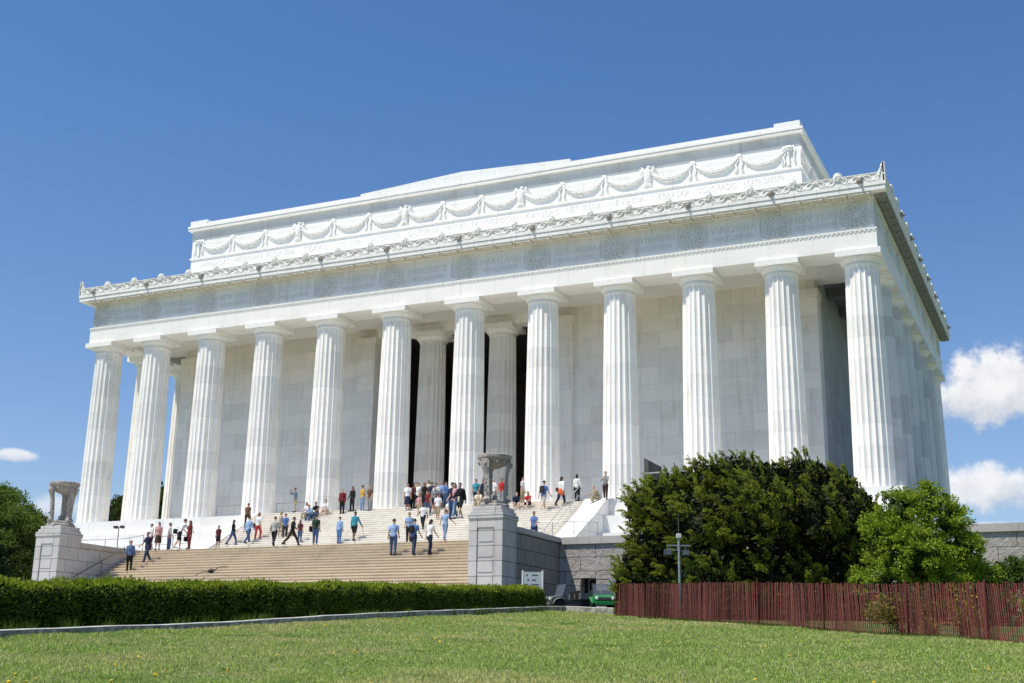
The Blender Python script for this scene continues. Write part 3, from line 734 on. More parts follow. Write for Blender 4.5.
M_far = leafmat('far_tree_leaves', (.055, .085, .022), (.120, .120, .040), .25)
M_bark = plain('bark', (.085, .065, .050), .95, .3, 6., bmp=.6)
M_rust = leafmat('rusty_leaves', (.17, .15, .04), (.33, .24, .07), .3)
M_weed = leafmat('yellow_leaves', (.30, .25, .03), (.50, .40, .05), .3)
M_grass, t, p, o = newmat('grass_blades'); p.inputs['Specular IOR Level'].default_value = .1
g_ = t.n('ShaderNodeNewGeometry'); rnd_ = g_.outputs['Random Per Island']; gp_ = g_.outputs['Position']
c = t.mix(rnd_, (.28, .41, .065), (.50, .61, .17))
c = t.mix(t.ramp(t.noise(gp_, .28, 4, .6), .42, .66, 0, .75), c, (.64, .58, .24))
c = t.mix(t.ramp(t.noise(gp_, .75, 5, .65), .56, .70, 0, .85), c, (.17, .30, .05))
c = t.mix(t.ramp(t.noise(gp_, 2.6, 4, .6), .58, .72, 0, .65), c, (.62, .54, .28))
c = t.mix(t.m('GREATER_THAN', rnd_, .88), c, (.66, .62, .34))
t.L.new(c, p.inputs['Base Color']); p.inputs['Roughness'].default_value = .6
tr_ = t.n('ShaderNodeBsdfTranslucent'); t.L.new(c, tr_.inputs[0]); mx_ = t.n('ShaderNodeMixShader'); mx_.inputs[0].default_value = .35
t.L.new(p.outputs[0], mx_.inputs[1]); t.L.new(tr_.outputs[0], mx_.inputs[2]); t.L.new(mx_.outputs[0], o.inputs[0])
def stems(name, parent, base, tips, r0, mat=M_bark):
    mb = MB()
    for tp in tips:
        b = np.array(base, float); tp = np.array(tp, float); m1 = b*.6+tp*.4+rng.normal(size=3)*.12; mb.tube([b, m1, tp], [r0, r0*.6, r0*.2], 7)
    return mb.obj(name, mat, parent)

# ------------------------------------------------------------------ big dark yew
gy = terr(24, -20)
def lp(px, py, d, rx, ry, rz): p = dep(px, py, d); return [p[0], p[1], p[2], rx, ry, rz]
yl = [lp(660,548,47,1.35,1.5,1.3), lp(650,510,47.5,1.0,1.2,.95), lp(676,498,48,1.15,1.3,1.0), lp(706,488,48,1.2,1.4,1.05), lp(735,480,48,1.1,1.4,.95), lp(765,482,48.5,1.15,1.4,.80), lp(800,480,48,1.2,1.4,.85), lp(832,492,47.5,1.05,1.3,.95),
      lp(700,530,46,1.8,1.6,1.5), lp(755,520,45.5,2.0,1.8,1.7), lp(810,525,45.5,1.7,1.7,1.6), lp(852,518,46,1.05,1.2,1.2), lp(868,560,45.5,1.0,1.2,1.1), lp(645,580,46.5,1.2,1.3,1.1), lp(700,580,45,1.8,1.5,1.3), lp(770,580,45,2.,1.5,1.3), lp(835,580,45,1.5,1.4,1.3), lp(650,605,46.5,1.1,1.2,.9), lp(710,610,45.5,1.7,1.2,.9), lp(780,612,45.2,1.7,1.2,.9), lp(835,612,45,1.4,1.2,.9)]
def yew():
    B, NB = lobes_shell(yl, 1000, .24, -.6)
    lean = -RT*.62+np.array([0, 0, .70])
    BD = NB*.40+lean*.95+rng.normal(size=B.shape)*.20; BD /= np.linalg.norm(BD, axis=1, keepdims=True)
    BL = rng.uniform(.60, 1.05, len(B))*np.where(rng.random(len(B)) < .08, 1.3, 1.)
    M = 13; bi = np.repeat(np.arange(len(B)), M); w = rng.random(len(bi))
    lat = np.cross(BD, NB); lat /= np.linalg.norm(lat, axis=1, keepdims=True)
    sgn = rng.choice([-1., 1.], len(bi))*(1-w*.85); sgn[::M] = 0; w[::M] = .8
    P = B[bi]+BD[bi]*(BL[bi]*(w-.42)*.95)[:, None]-NB[bi]*.14
    Dd = BD[bi]+lat[bi]*(sgn*.75)[:, None]+rng.normal(size=P.shape)*.13; Dd /= np.linalg.norm(Dd, axis=1, keepdims=True)
    SL = rng.uniform(.26, .46, len(P))*(1.15-.35*w); K = 34
    LP = []; LD = []; LL = []
    side = lat[bi]-Dd*(lat[bi]*Dd).sum(1, keepdims=True); side /= np.linalg.norm(side, axis=1, keepdims=True)
    s2 = np.cross(Dd, side)
    for k in range(K):
        u = rng.random(len(P)); sg = rng.choice([-1., 1.], len(P))[:, None]
        rad = side*sg+s2*rng.normal(size=(len(P), 1))*.45
        droop = np.zeros_like(Dd); droop[:,2] = -.10*u**2
        LP.append(P+Dd*(SL*u)[:, None]+rad*.012+droop); LD.append(Dd*.75+rad*.75+rng.normal(size=P.shape)*.12); LL.append(rng.uniform(.055, .095, len(P))*(1.1-.5*u))
    LP = np.concatenate(LP); LD = np.concatenate(LD); V1 = leaves(LP, LD, np.concatenate(LL), .028)
    Pi, Ni = lobes_shell(yl, 34000, .40, -.9); Pi = Pi-Ni*.12
    V2 = leaves(Pi, Ni+rng.normal(size=Pi.shape)*.8, rng.uniform(.14,.28,len(Pi)), .10)
    V3, F3 = core(yl, .58, zmin=gy-.1)
    for V in (V1, V2): V[:,2] = np.maximum(V[:,2], gy+.02)
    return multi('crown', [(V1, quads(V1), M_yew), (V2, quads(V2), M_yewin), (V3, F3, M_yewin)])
yb = thing('yew_bush', 'huge dark green yew bush with feathery shoots behind the red fence', 'bush', (24.3, -20.0, gy))
def child_world(o, parent):
    o.parent = parent; o.matrix_parent_inverse = Matrix.Translation(parent.location).inverted(); return o
child_world(link('crown', yew()), yb)
mb = MB()
for k in range(7):
    a = k*.9; b = np.array([24.3+.4*math.cos(a), -20+.4*math.sin(a), gy-.2]); mb.tube([b, b+[1.2*math.cos(a), 1*math.sin(a), 1.3], b+[2.4*math.cos(a), 1.4*math.sin(a), 2.9]], [.16, .11, .04], 7)
child_world(mb.obj('trunk', M_bark), yb)

# ------------------------------------------------------------------ broad-leaved bushes and trees
def leafy(name, label, cat, base, lobes, nclus, per, lsz, mat, matin, ncore=.78, tw=.10, trunk=True, group=None, spread=.22, droop=.1):
    th = thing(name, label, cat, base, group=group)
    P, N_ = lobes_shell(lobes, nclus, .38, -.7)
    k = np.repeat(np.arange(nclus), per); sc = rng.uniform(.6, 1.3, nclus)[k][:, None]
    off = unit(len(k))*rng.random((len(k), 1))**.5*spread*sc*np.array([1,1,.65])
    LP = P[k]+off; LD = N_[k]*.5+off/spread*.6+rng.normal(size=LP.shape)*.5; LD[:,2] -= droop
    V1 = leaves(LP, LD, rng.uniform(.7,1.3,len(LP))*lsz, lsz*.55)
    Pi, Ni = lobes_shell(lobes, nclus*5, .5, -.9); Pi = Pi-Ni*spread*.8
    V2 = leaves(Pi, Ni+rng.normal(size=Pi.shape)*.9, lsz*1.4, lsz*.9)
    V3, F3 = core(lobes, ncore, zmin=base[2]+.05)
    for V in (V1, V2): V[:,2] = np.maximum(V[:,2], base[2]+.03)
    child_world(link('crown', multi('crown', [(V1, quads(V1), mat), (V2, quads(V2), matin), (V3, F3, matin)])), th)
    if trunk:
        mb = MB(); b = np.array(base, float); cz = np.mean([l[2] for l in lobes]); 
        mb.tube([b-[0,0,.3], b*.6+np.array([np.mean([l[0] for l in lobes]), np.mean([l[1] for l in lobes]), cz])*.4, [np.mean([l[0] for l in lobes]), np.mean([l[1] for l in lobes]), cz]], [tw*1.3, tw, tw*.6], 9)
        for l in lobes: mb.tube([[b[0], b[1], b[2]*.5+cz*.5], np.array(l[:3])*.6+.4*np.array([b[0], b[1], cz]), l[:3]], [tw*.6, tw*.4, tw*.15], 6)
        child_world(mb.obj('trunk', M_bark), th)
    return th
hb = dep(918, 600, 41.5)
hl = [lp(890,535,41.5,1.0,1.1,.95), lp(982,580,41.3,.6,.7,.5), lp(900,512,41.5,.9,1.,.75), lp(927,506,41.5,.95,1.,.8), lp(950,524,41.3,.7,.9,.65), lp(957,552,41,.9,1.,.7), lp(915,555,40.5,1.25,1.1,1.0), lp(880,580,41,1.,1.,.8), lp(935,585,40.7,1.3,1.,.7), lp(968,568,41.5,.6,.7,.5), lp(900,608,40.8,1.1,1.,.6), lp(945,612,40.7,1.1,.9,.6), lp(978,600,41.2,.8,.8,.7), lp(1000,612,41.2,.9,.8,.6)]
leafy('holly_bush', 'bright green broad-leaved bush right of the dark yew behind the fence', 'bush', (hb[0], hb[1], terr(hb[0], hb[1])), hl, 620, 75, .10, M_holly, M_hollyin, .46, .09, spread=.25)
lb = dep(1012, 600, 42)
leafy('low_shrub', 'low dark green shrub at the far right end behind the fence', 'bush', (lb[0], lb[1], terr(lb[0], lb[1])), [lp(995,582,42,.7,.7,.5), lp(1020,575,42,.8,.7,.6), lp(1050,580,42,.9,.8,.7), lp(1085,578,42,.9,.8,.7)], 420, 40, .09, leafmat('shrub_leaves', (.05,.10,.02), (.11,.18,.03), .2), M_yewin, .4, .05)
# sparse rusty bush and yellow weed growing through the fence
def sparse(name, label, px, py, d, w, h, n, mat):
    b = dep(px, py, d); b[2] = terr(b[0], b[1]); th = thing(name, label, 'shrub', b)
    mb = MB(); LP = []; LD = []
    right = np.array([RT[0], RT[1], 0])
    for k in range(26):
        a = rng.uniform(-1, 1); tip = b+right*a*w+np.array([0, 0, h*(1-.45*a*a)*rng.uniform(.55, 1)])+rng.normal(size=3)*.08
        mid = b*.55+tip*.45+np.array([0,0,.15*h]); mb.tube([b+right*a*.12, mid, tip], [.014, .009, .004], 4)
        for q in range(n):
            u = .40+.6*rng.random(); p = (1-u)**2*b+2*u*(1-u)*mid+u*u*tip; LP.append(p+rng.normal(size=3)*.07); LD.append(rng.normal(size=3)+[0,0,.4])
    V = leaves(np.array(LP), np.array(LD), rng.uniform(.05,.10,len(LP)), .045)
    child_world(mb.obj('stems', M_bark), th); child_world(link('foliage', npmesh('foliage', V, quads(V), mat)), th)
sparse('rusty_shrub', 'sparse olive and rust coloured shrub pushing through the red fence', 908, 637, 29.2, 1.0, 1.12, 80, M_rust)
sparse('flowering_weed', 'small yellow flowering weed at the red fence near the right edge', 966, 640, 27.5, .36, 1.05, 40, M_weed)
sparse('flowering_weed', 'tiny yellow weed at the foot of the red fence, right of the rusty shrub', 932, 638, 28.75, .25, .42, 14, M_weed)

# trees on the left and beyond the colonnade
tb = (-19.6, -15.2, terr(-19.6, -15.2))
leafy('leafy_tree', 'tall leafy green tree left of the left pedestal at the picture edge', 'tree', tb, [(-19.8,-15.2,-1.6,2.4,2.2,1.8),(-18.3,-15.2,-3.2,2.1,2.0,1.6),(-21.0,-15.2,-.6,1.6,1.7,1.2),(-17.5,-15.6,-2.0,1.1,1.3,.95),(-18.6,-15.2,-4.8,2.0,1.9,1.4),(-22.,-15.,-3.4,2.4,2.2,2.2),(-19.4,-15.4,-.3,1.0,1.2,.7)], 900, 55, .15, M_tree, M_treein, .3, .22, spread=.38)
def conifer(label, x, y, h, r):
    z0 = terr(x, y); th = thing('conifer', label, 'tree', (x, y, z0)); P = []; Dd = []
    for k in range(420):
        u = rng.random()**.8; a = rng.uniform(0, 2*math.pi); rr = r*(1-u)+.06; L_ = rr*rng.uniform(.6, 1.1)
        d = np.array([math.cos(a), math.sin(a), .35]); b = np.array([x, y, z0+.3+u*(h-.3)])
        for q in range(16):
            s = rng.random(); P.append(b+d*L_*s+rng.normal(size=3)*.05); Dd.append(d+rng.normal(size=3)*.5)
    V = leaves(np.array(P), np.array(Dd), rng.uniform(.12,.2,len(P)), .06); child_world(link('crown', npmesh('crown', V, quads(V), M_conif)), th)
    child_world(MB().tube([(x,y,z0-.2),(x,y,z0+h*.8)], [.12,.03], 7).obj('trunk', M_bark), th)
conifer('small dark conifer in front of the wall left of the left pedestal', -16.6, -17.4, 3.4, 1.1)
conifer('slender dark conifer beside the leafy tree at the left edge', -18.6, -18.6, 3.1, 1.3)
for lab, px, py, d, rr in (('olive green tree seen between the two leftmost columns beyond the temple', 124, 512, 122, 1.5), ('olive green tree seen right of the second column from the left beyond the temple', 163, 505, 126, 2.0), ('pale green tree top peeping out left of the left pedestal', 36, 532, 110, 1.5)):
    p = dep(px, py, d); g0 = terr(p[0], p[1])
    leafy('far_tree', lab, 'tree', (p[0], p[1], g0), [(p[0],p[1],p[2]-.2,rr*1.2,rr*1.3,rr*1.3),(p[0]-.8*rr,p[1],p[2]-1.6*rr,rr*1.4,rr*1.5,rr*1.4),(p[0]+.9*rr,p[1],p[2]-1.5*rr,rr*1.3,rr*1.4,rr*1.4),(p[0],p[1],p[2]-3*rr,rr*1.6,rr*1.6,rr*1.5)], 420, 22, .3, M_far, M_treein, .7, .25, spread=.5)

# ------------------------------------------------------------------ kerb and clipped hedge
KP = [np.array([19.62, -57., 0]), np.array([19.067, -50.14, 0]), np.array([17.56, -34., 0]), np.array([16.15, -18.9, 0]), np.array([16.6, -17.9, 0])]
kpts = []
for a, b in zip(KP[:-1], KP[1:]):
    n = max(2, int(np.linalg.norm(b-a)/.8))
    for i in range(n): kpts.append(a+(b-a)*i/n)
kpts.append(KP[-1]); kend = dep(613, 607, 49.3); n = 5
for i in range(1, n+1): kpts.append(KP[-1]+(np.array([kend[0], kend[1], 0])-KP[-1])*i/n)
mb = MB(); prev = None; vs = []; fs = []
for i, p in enumerate(kpts):
    d = kpts[min(i+1, len(kpts)-1)]-kpts[max(i-1, 0)]; d /= np.linalg.norm(d); nrm = np.array([-d[1], d[0], 0])
    z = terr(p[0], p[1])+.13+.006*math.sin(i*1.7)+.11*min(1, max(0, (p[1]+44)/20))
    if i > len(kpts)-7: z = max(z, kend[2]-.06)
    for o_, zz in ((0, z-.75), (0, z-.012), (.012, z), (.20, z), (.212, z-.012), (.212, z-.75)): vs.append((p[0]+nrm[0]*o_, p[1]+nrm[1]*o_, zz))
for i in range(len(kpts)-1):
    for k in range(5): fs.append((6*i+k, 6*i+6+k, 6*i+7+k, 6*i+k+1))
kmi = [1 if q % 5 in (0, 4) else 0 for q in range(len(fs))]+[1, 1]
fs += [(0,1,2,3,4,5), tuple(6*(len(kpts)-1)+k for k in (5,4,3,2,1,0))]
mb.add(vs, fs); mb.mi = kmi
tag(mb.obj('kerb', [M_kerb, plain('kerb_face_shade', (.34,.325,.28), .95, .45, 5., bmp=.5)]), 'long pale concrete kerb between the lawn and the clipped hedge', 'kerb')  # face darker than the top: its shade is put into the colour
hd = thing('clipped_hedge', 'long clipped green hedge with rounded right end in front of the stairs', 'hedge', (18.2, -38, terr(18.2, -38)))
HA, HB = np.array([19.3, -60.]), np.array([15.75, -17.6]); HL = np.linalg.norm(HB-HA); hd_ = (HB-HA)/HL; hn = np.array([-hd_[1], hd_[0]])  # hn points away from the lawn
def hsurf(n, inset=0.):
    s = HL*rng.random(n)**.8; part = rng.random(n); HW, HH = 1.35, .90
    u = np.empty(n); z = np.empty(n); N_ = np.zeros((n, 3))
    f = part < .50; u[f] = 0; z[f] = rng.random(f.sum())*HH; N_[f,:2] = -hn
    f = (part >= .50) & (part < .92); u[f] = rng.random(f.sum())*HW; z[f] = HH; N_[f,2] = 1
    f = part >= .92; u[f] = HW; z[f] = rng.random(f.sum())*HH; N_[f,:2] = hn
    # round the shoulders and the end
    lump = .045*np.sin(s*1.9+1.3*np.sin(s*.7))+.035*np.sin(s*4.3+u*3)+.03*np.sin(s*7.7+2*z)
    e = np.clip((s-(HL-.9))/.9, 0, 1); zs = 1-.38*e**2; ctr = HW/2
    u = ctr+(u-ctr)*(1-.55*e**2)*(1+.10*np.cos(z/HH*math.pi))*.96; z = z*zs*(1-.10*(np.abs(u-ctr)/ctr)**4)
    p2 = HA+hd_*s[:, None]+hn*u[:, None]
    Z = terrain(p2[:,0], p2[:,1])+z
    P = np.c_[p2, Z]+N_*(lump-inset)[:, None]; return P, N_, z
P, N_, zz = hsurf(95000); LD = N_*.7+rng.normal(size=P.shape)*.55+[0,0,.35]
P = P+rng.normal(size=P.shape)*.035; tp = (N_[:,2] > .5) | ((zz > .845) & (rng.random(len(P)) < .75))
V1t = leaves(P[tp], LD[tp]+[0,0,.3], rng.uniform(.05,.11,tp.sum()), .038); P = P[~tp]; LD = LD[~tp]
V1 = leaves(P, LD, rng.uniform(.05,.105,len(P)), .034)
P2, N2, _ = hsurf(30000, .10); V2 = leaves(P2, N2+rng.normal(size=P2.shape)*.8, .13, .08)
vs = []; fs = []; ns = 90
for i in range(ns+1):
    s = (HL-.35)*i/ns
    for u, z in ((.18,0),(.14,.45),(.20,.80),(.65,.86),(1.12,.80),(1.2,.45),(1.16,0)):
        q = HA+hd_*s+hn*u; vs.append((q[0]+random.gauss(0,.02), q[1]+random.gauss(0,.02), terr(*q)+z*(1-.35*max(0,(s-(HL-1.2))/.9)**2)))
for i in range(ns):
    for k in range(6): fs.append((7*i+k, 7*i+7+k, 7*i+8+k, 7*i+k+1))
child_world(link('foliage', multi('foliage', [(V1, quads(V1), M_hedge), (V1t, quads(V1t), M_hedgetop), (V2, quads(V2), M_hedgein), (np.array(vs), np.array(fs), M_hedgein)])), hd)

# ------------------------------------------------------------------ lawn grass and dandelions
def kx(y): return 19.067+(np.asarray(y)+50.14)*(16.15-19.067)/(50.14-18.9)
FA, FB = dep(617, 617, 46), dep(1018, 643, 25.0); FD = (FB-FA)[:2]/np.linalg.norm((FB-FA)[:2]); FN = np.array([FD[1], -FD[0]])
if (CC[:2]-FA[:2])@FN < 0: FN = -FN
def lawn_pts(n, rmin=13.0, rmax=52., pw=1.0, half=.50):
    az = math.atan2(FW[0], FW[1])+rng.uniform(-half, half, n); r = rmin*(rmax/rmin)**rng.random(n)**pw
    X = CC[0]+r*np.sin(az); Y = CC[1]+r*np.cos(az)
    ok = (X > kx(Y)+.03) & (Y < -17.2) & ((np.c_[X, Y]-FA[:2])@FN > -.6+1.6*np.maximum(0, 0)) & ~((Y > -18.9) & (X < 17.6))
    return X[ok], Y[ok], r[ok]
X, Y, r_ = lawn_pts(620000); n = len(X)
Z = terrain(X, Y); ph = np.sin(X*1.3+2*np.sin(Y*.9))*np.sin(Y*1.1+X*.4)
hgt = (.022+.030*rng.random(n))*(1+.5*ph)*(1+r_/80)
lean = rng.normal(size=(n, 2))*.5; wd = (.007+.00050*r_)
an = rng.uniform(0, math.pi, n); dx = np.cos(an)*wd; dy = np.sin(an)*wd
a = np.stack([X-dx, Y-dy, Z-.01], 1); b = np.stack([X+dx, Y+dy, Z-.01], 1); c = np.stack([X+lean[:,0]*hgt, Y+lean[:,1]*hgt, Z+hgt], 1)
V = np.stack([a, b, c], 1).reshape(-1, 3)
tag(link('grass', npmesh('grass', V, np.arange(len(V)).reshape(-1, 3), M_grass)), 'sunlit mown lawn grass sloping up to the fence and the hedge', 'grass', kind='stuff')
# taller weeds at the foot of the hedge and along the kerb face
s = rng.random(14000)*HL; q = HA+hd_*s[:, None]-hn*(rng.uniform(-.02, .42, 14000))[:, None]
clump = (np.sin(s*2.1)+np.sin(s*5.3+1)+np.sin(s*.8)) > .35; q = q[clump]; Pw = np.c_[q, terrain(q[:,0], q[:,1])]
V = leaves(Pw, rng.normal(size=Pw.shape)*.28+[0,0,1], rng.uniform(.12,.36,len(Pw)), .014)
q2x, q2y, _ = lawn_pts(90000); k2 = (np.abs(q2x-kx(q2y)-.12) < .14) & (np.sin(q2y*1.3)+np.sin(q2y*3.1) > .1); q2 = np.c_[q2x[k2], q2y[k2]]; P2 = np.c_[q2, terrain(q2[:,0], q2[:,1])]
s2 = rng.random(5000)*22; q3 = FA[:2]+FD*s2[:, None]+FN*rng.normal(0, .12, 5000)[:, None]; P3 = np.c_[q3, terrain(q3[:,0], q3[:,1])]
Pw = np.concatenate([P2, P3]); V2 = leaves(Pw, rng.normal(size=Pw.shape)*.3+[0,0,1], rng.uniform(.05,.13,len(Pw)), .014)
V = np.concatenate([V, V2])
tag(link('weeds', npmesh('weeds', V, quads(V), M_hedge)), 'tall rough grass and weeds along the hedge foot, kerb and fence', 'weeds', kind='stuff')
M_dand = plain('dandelion_yellow', (.75, .52, .02), .7, .1, 9.)
ME_d = MB().lathe([(.004,0),(.004,.07),(.018,.075),(.032,.085),(.026,.10),(.004,.104)], 9).mesh('dandelion', M_dand)
cx_, cy_, _ = lawn_pts(60, 15., 44., 1.0, .40); X = []; Y = []
for a_, b_ in zip(cx_, cy_):
    for q_ in range(random.choice((1, 2, 3, 5, 8))): X.append(a_+random.gauss(0, .7)); Y.append(b_+random.gauss(0, .7))
X, Y = np.array(X), np.array(Y); ok_ = (X > kx(Y)+.2) & ((np.c_[X, Y]-FA[:2])@FN > .2); X = X[ok_]; Y = Y[ok_]
k = 0; 
for x, y in zip(X, Y):
    if k >= 90: break
    o = link('dandelion', ME_d, None, (x, y, terr(x, y)+.0)); o.scale = (random.uniform(.5,.8),)*3; o.rotation_euler = (random.gauss(0,.25), random.gauss(0,.25), 0); k += 1
    tag(o, 'small yellow dandelion flower scattered in the lawn', 'flower', 'dandelions scattered in the lawn')

# ------------------------------------------------------------------ red snow fence
M_slat, t, p, o = newmat('red_fence_slats')
g_ = t.n('ShaderNodeNewGeometry'); c = t.mix(g_.outputs['Random Per Island'], (.062, .016, .013), (.24, .066, .048)); nn = t.noise(g_.outputs['Position'], 9., 4)
c = t.mix(t.ramp(nn, .5, .75, 0, .5), c, (.25, .16, .13)); t.L.new(c, p.inputs['Base Color']); p.inputs['Roughness'].default_value = .85
fe = thing('snow_fence', 'dark red wooden slat fence on wires running across the lawn', 'fence', (FA[0], FA[1], terr(FA[0], FA[1])))
FL = np.linalg.norm((FB-FA)[:2])+9; mb = MB(); s = 0.; i = 0
d3 = np.array([FD[0], FD[1], 0]); n3_ = np.array([FN[0], FN[1], 0])
def fpos(s): 
    w = .10*math.sin(s*.9)+.05*math.sin(s*2.3+1)
    q = FA[:2]+FD*s+FN*w; return np.array([q[0], q[1], terr(q[0], q[1])])
while s < FL:
    b = fpos(s); lean = .03*math.sin(s*1.7)+.04*math.sin(s*.55+2)+random.gauss(0, .007)
    if 3.0 < s < 4.9: lean += .10
    if s > 15: lean -= .012*(s-15)
    h = 1.22+random.gauss(0, .012); z0 = .02+random.gauss(0, .012); w = .0165; th_ = .005
    a = b+[0,0,z0]; e = b+d3*lean*h+n3_*random.gauss(0,.012)+[0,0,z0+h]
    vs = [];
    for c_ in (a, e):
        for u, v in ((-w,-th_),(w,-th_),(w,th_),(-w,th_)): vs.append(c_+d3*u+n3_*v)
    mb.add(vs, [(0,3,2,1),(4,5,6,7),(0,1,5,4),(1,2,6,5),(2,3,7,6),(3,0,4,7)])
    s += .067+random.gauss(0, .0025); i += 1
for k in range(22):                                    # the left end folds back towards the bushes
    b = fpos(0)-n3_*.07*k+d3*.02*k; b[2] = terr(b[0], b[1]); a = b+[0,0,.02]; e = b+[.05*math.sin(k), .05, 1.22]
    vs = []
    for c_ in (a, e):
        for u, v in ((-.019,-.005),(.019,-.005),(.019,.005),(-.019,.005)): vs.append(c_+n3_*u+d3*v)
    mb.add(vs, [(0,3,2,1),(4,5,6,7),(0,1,5,4),(1,2,6,5),(2,3,7,6),(3,0,4,7)])
child_world(mb.obj('slats', M_slat), fe)
M_wire = plain('fence_wire', (.10,.09,.085), .6, .2, 9., metal=.4)
for hgt in (.18, .46, .74, 1.02):
    pts = [fpos(q)+[0,0,hgt]-n3_*.012 for q in np.linspace(0, FL, 80)]; child_world(MB().tube(pts, .006, 4).obj('wire', M_wire), fe)
for q in (.1, 3.6, 7.4, 11.2, 14.9, 18.4, 21.5, 24.6):
    b = fpos(q)+n3_*.05; child_world(MB().tube([b-[0,0,.3], b+d3*.04+[0,0,1.30]], .024, 6).obj('post', plain('post_red', (.16,.035,.03), .7) if q == .1 else bpy.data.materials['post_red']), fe)

# ------------------------------------------------------------------ floodlight pole
b = dep(680, 617.5, 43.2); pole_z = terr(b[0], b[1]); H_ = (617.5-546)/1220*43.2+.05
fl = thing('floodlight_pole', 'thin grey metal pole with crossarm and two floodlights in front of the dark yew', 'light pole', (b[0], b[1], pole_z), math.atan2(RT[1], RT[0]))
MB().lathe([(.045,-.2),(.045,H_+.28)], 12).lathe([(.10,0),(.10,.02),(.055,.03)], 12).obj('pole', M_metal, fl)
MB().box(-.42,.42,-.02,.02,H_-.0,H_+.04).box(-.42,.06,-.018,.018,H_-.16,H_-.13).obj('crossarm', M_metal, fl)
bevel(MB().box(-.085,.085,-.07,.07,H_+.28,H_+.44).obj('control_box', plain('box_grey', (.62,.64,.64), .5), fl), .01)
MB().tube([(0,0,H_+.44),(0,0,H_+1.15)], [.006,.003], 5).obj('antenna', M_metal, fl)
for x in (-.40, .24):
    f_ = MB().prism([(-.12,-.10),(.14,-.15),(.14,.13),(-.12,.08)], 'x', x-.13, x+.13).obj('floodlight', M_dgrey, fl, (0, .02, H_-.24))
    MB().box(x-.11, x+.11, -.128, -.122, -.08, .06).obj('lens', plain('lens_glass', (.10,.11,.12), .15, .1, 3., spec=.6), f_)
    MB().box(x-.012, x+.012, -.01, .01, .08, .25).obj('bracket', M_metal, f_)

# ------------------------------------------------------------------ visitor sign between hedge and cheek wall
c0 = dep(532, 592, 52.2); gs = terr(c0[0], c0[1]); ztop = dep(532, 571.5, 52.2)[2]
sg = thing('visitor_sign', 'pale blue-grey information board on two white posts behind the hedge end', 'sign', (c0[0], c0[1], gs), math.atan2(RT[1], RT[0])-.15)
hz = ztop-gs; M_post = plain('sign_post', (.74,.75,.75), .5, .06, 5.)
for s in (-1, 1): MB().box(s*.43-.035, s*.43+.035, -.035, .035, -.2, hz+.06).obj('post', M_post, sg)
pn = MB().box(-.392, .392, -.02, .02, hz-1.15, hz).obj('panel', plain('sign_panel', (.42,.47,.50), .5, .06, 4.), sg)
M_ink = plain('sign_ink', (.05,.06,.07), .6)
for i in range(5):
    z = hz-.17-i*.20
    w = (.26, .18, .30, .22, .26)[i]
    MB().box(-.02, -.02+w, -.0235, -.0205, z, z+.05).obj('text_line', M_ink, pn)
    if i in (0, 1, 2, 3): MB().box(-.27+.05*(i % 2), -.20+.05*(i % 2), -.0235, -.0205, z-.01, z+.06).obj('symbol', M_ink, pn)

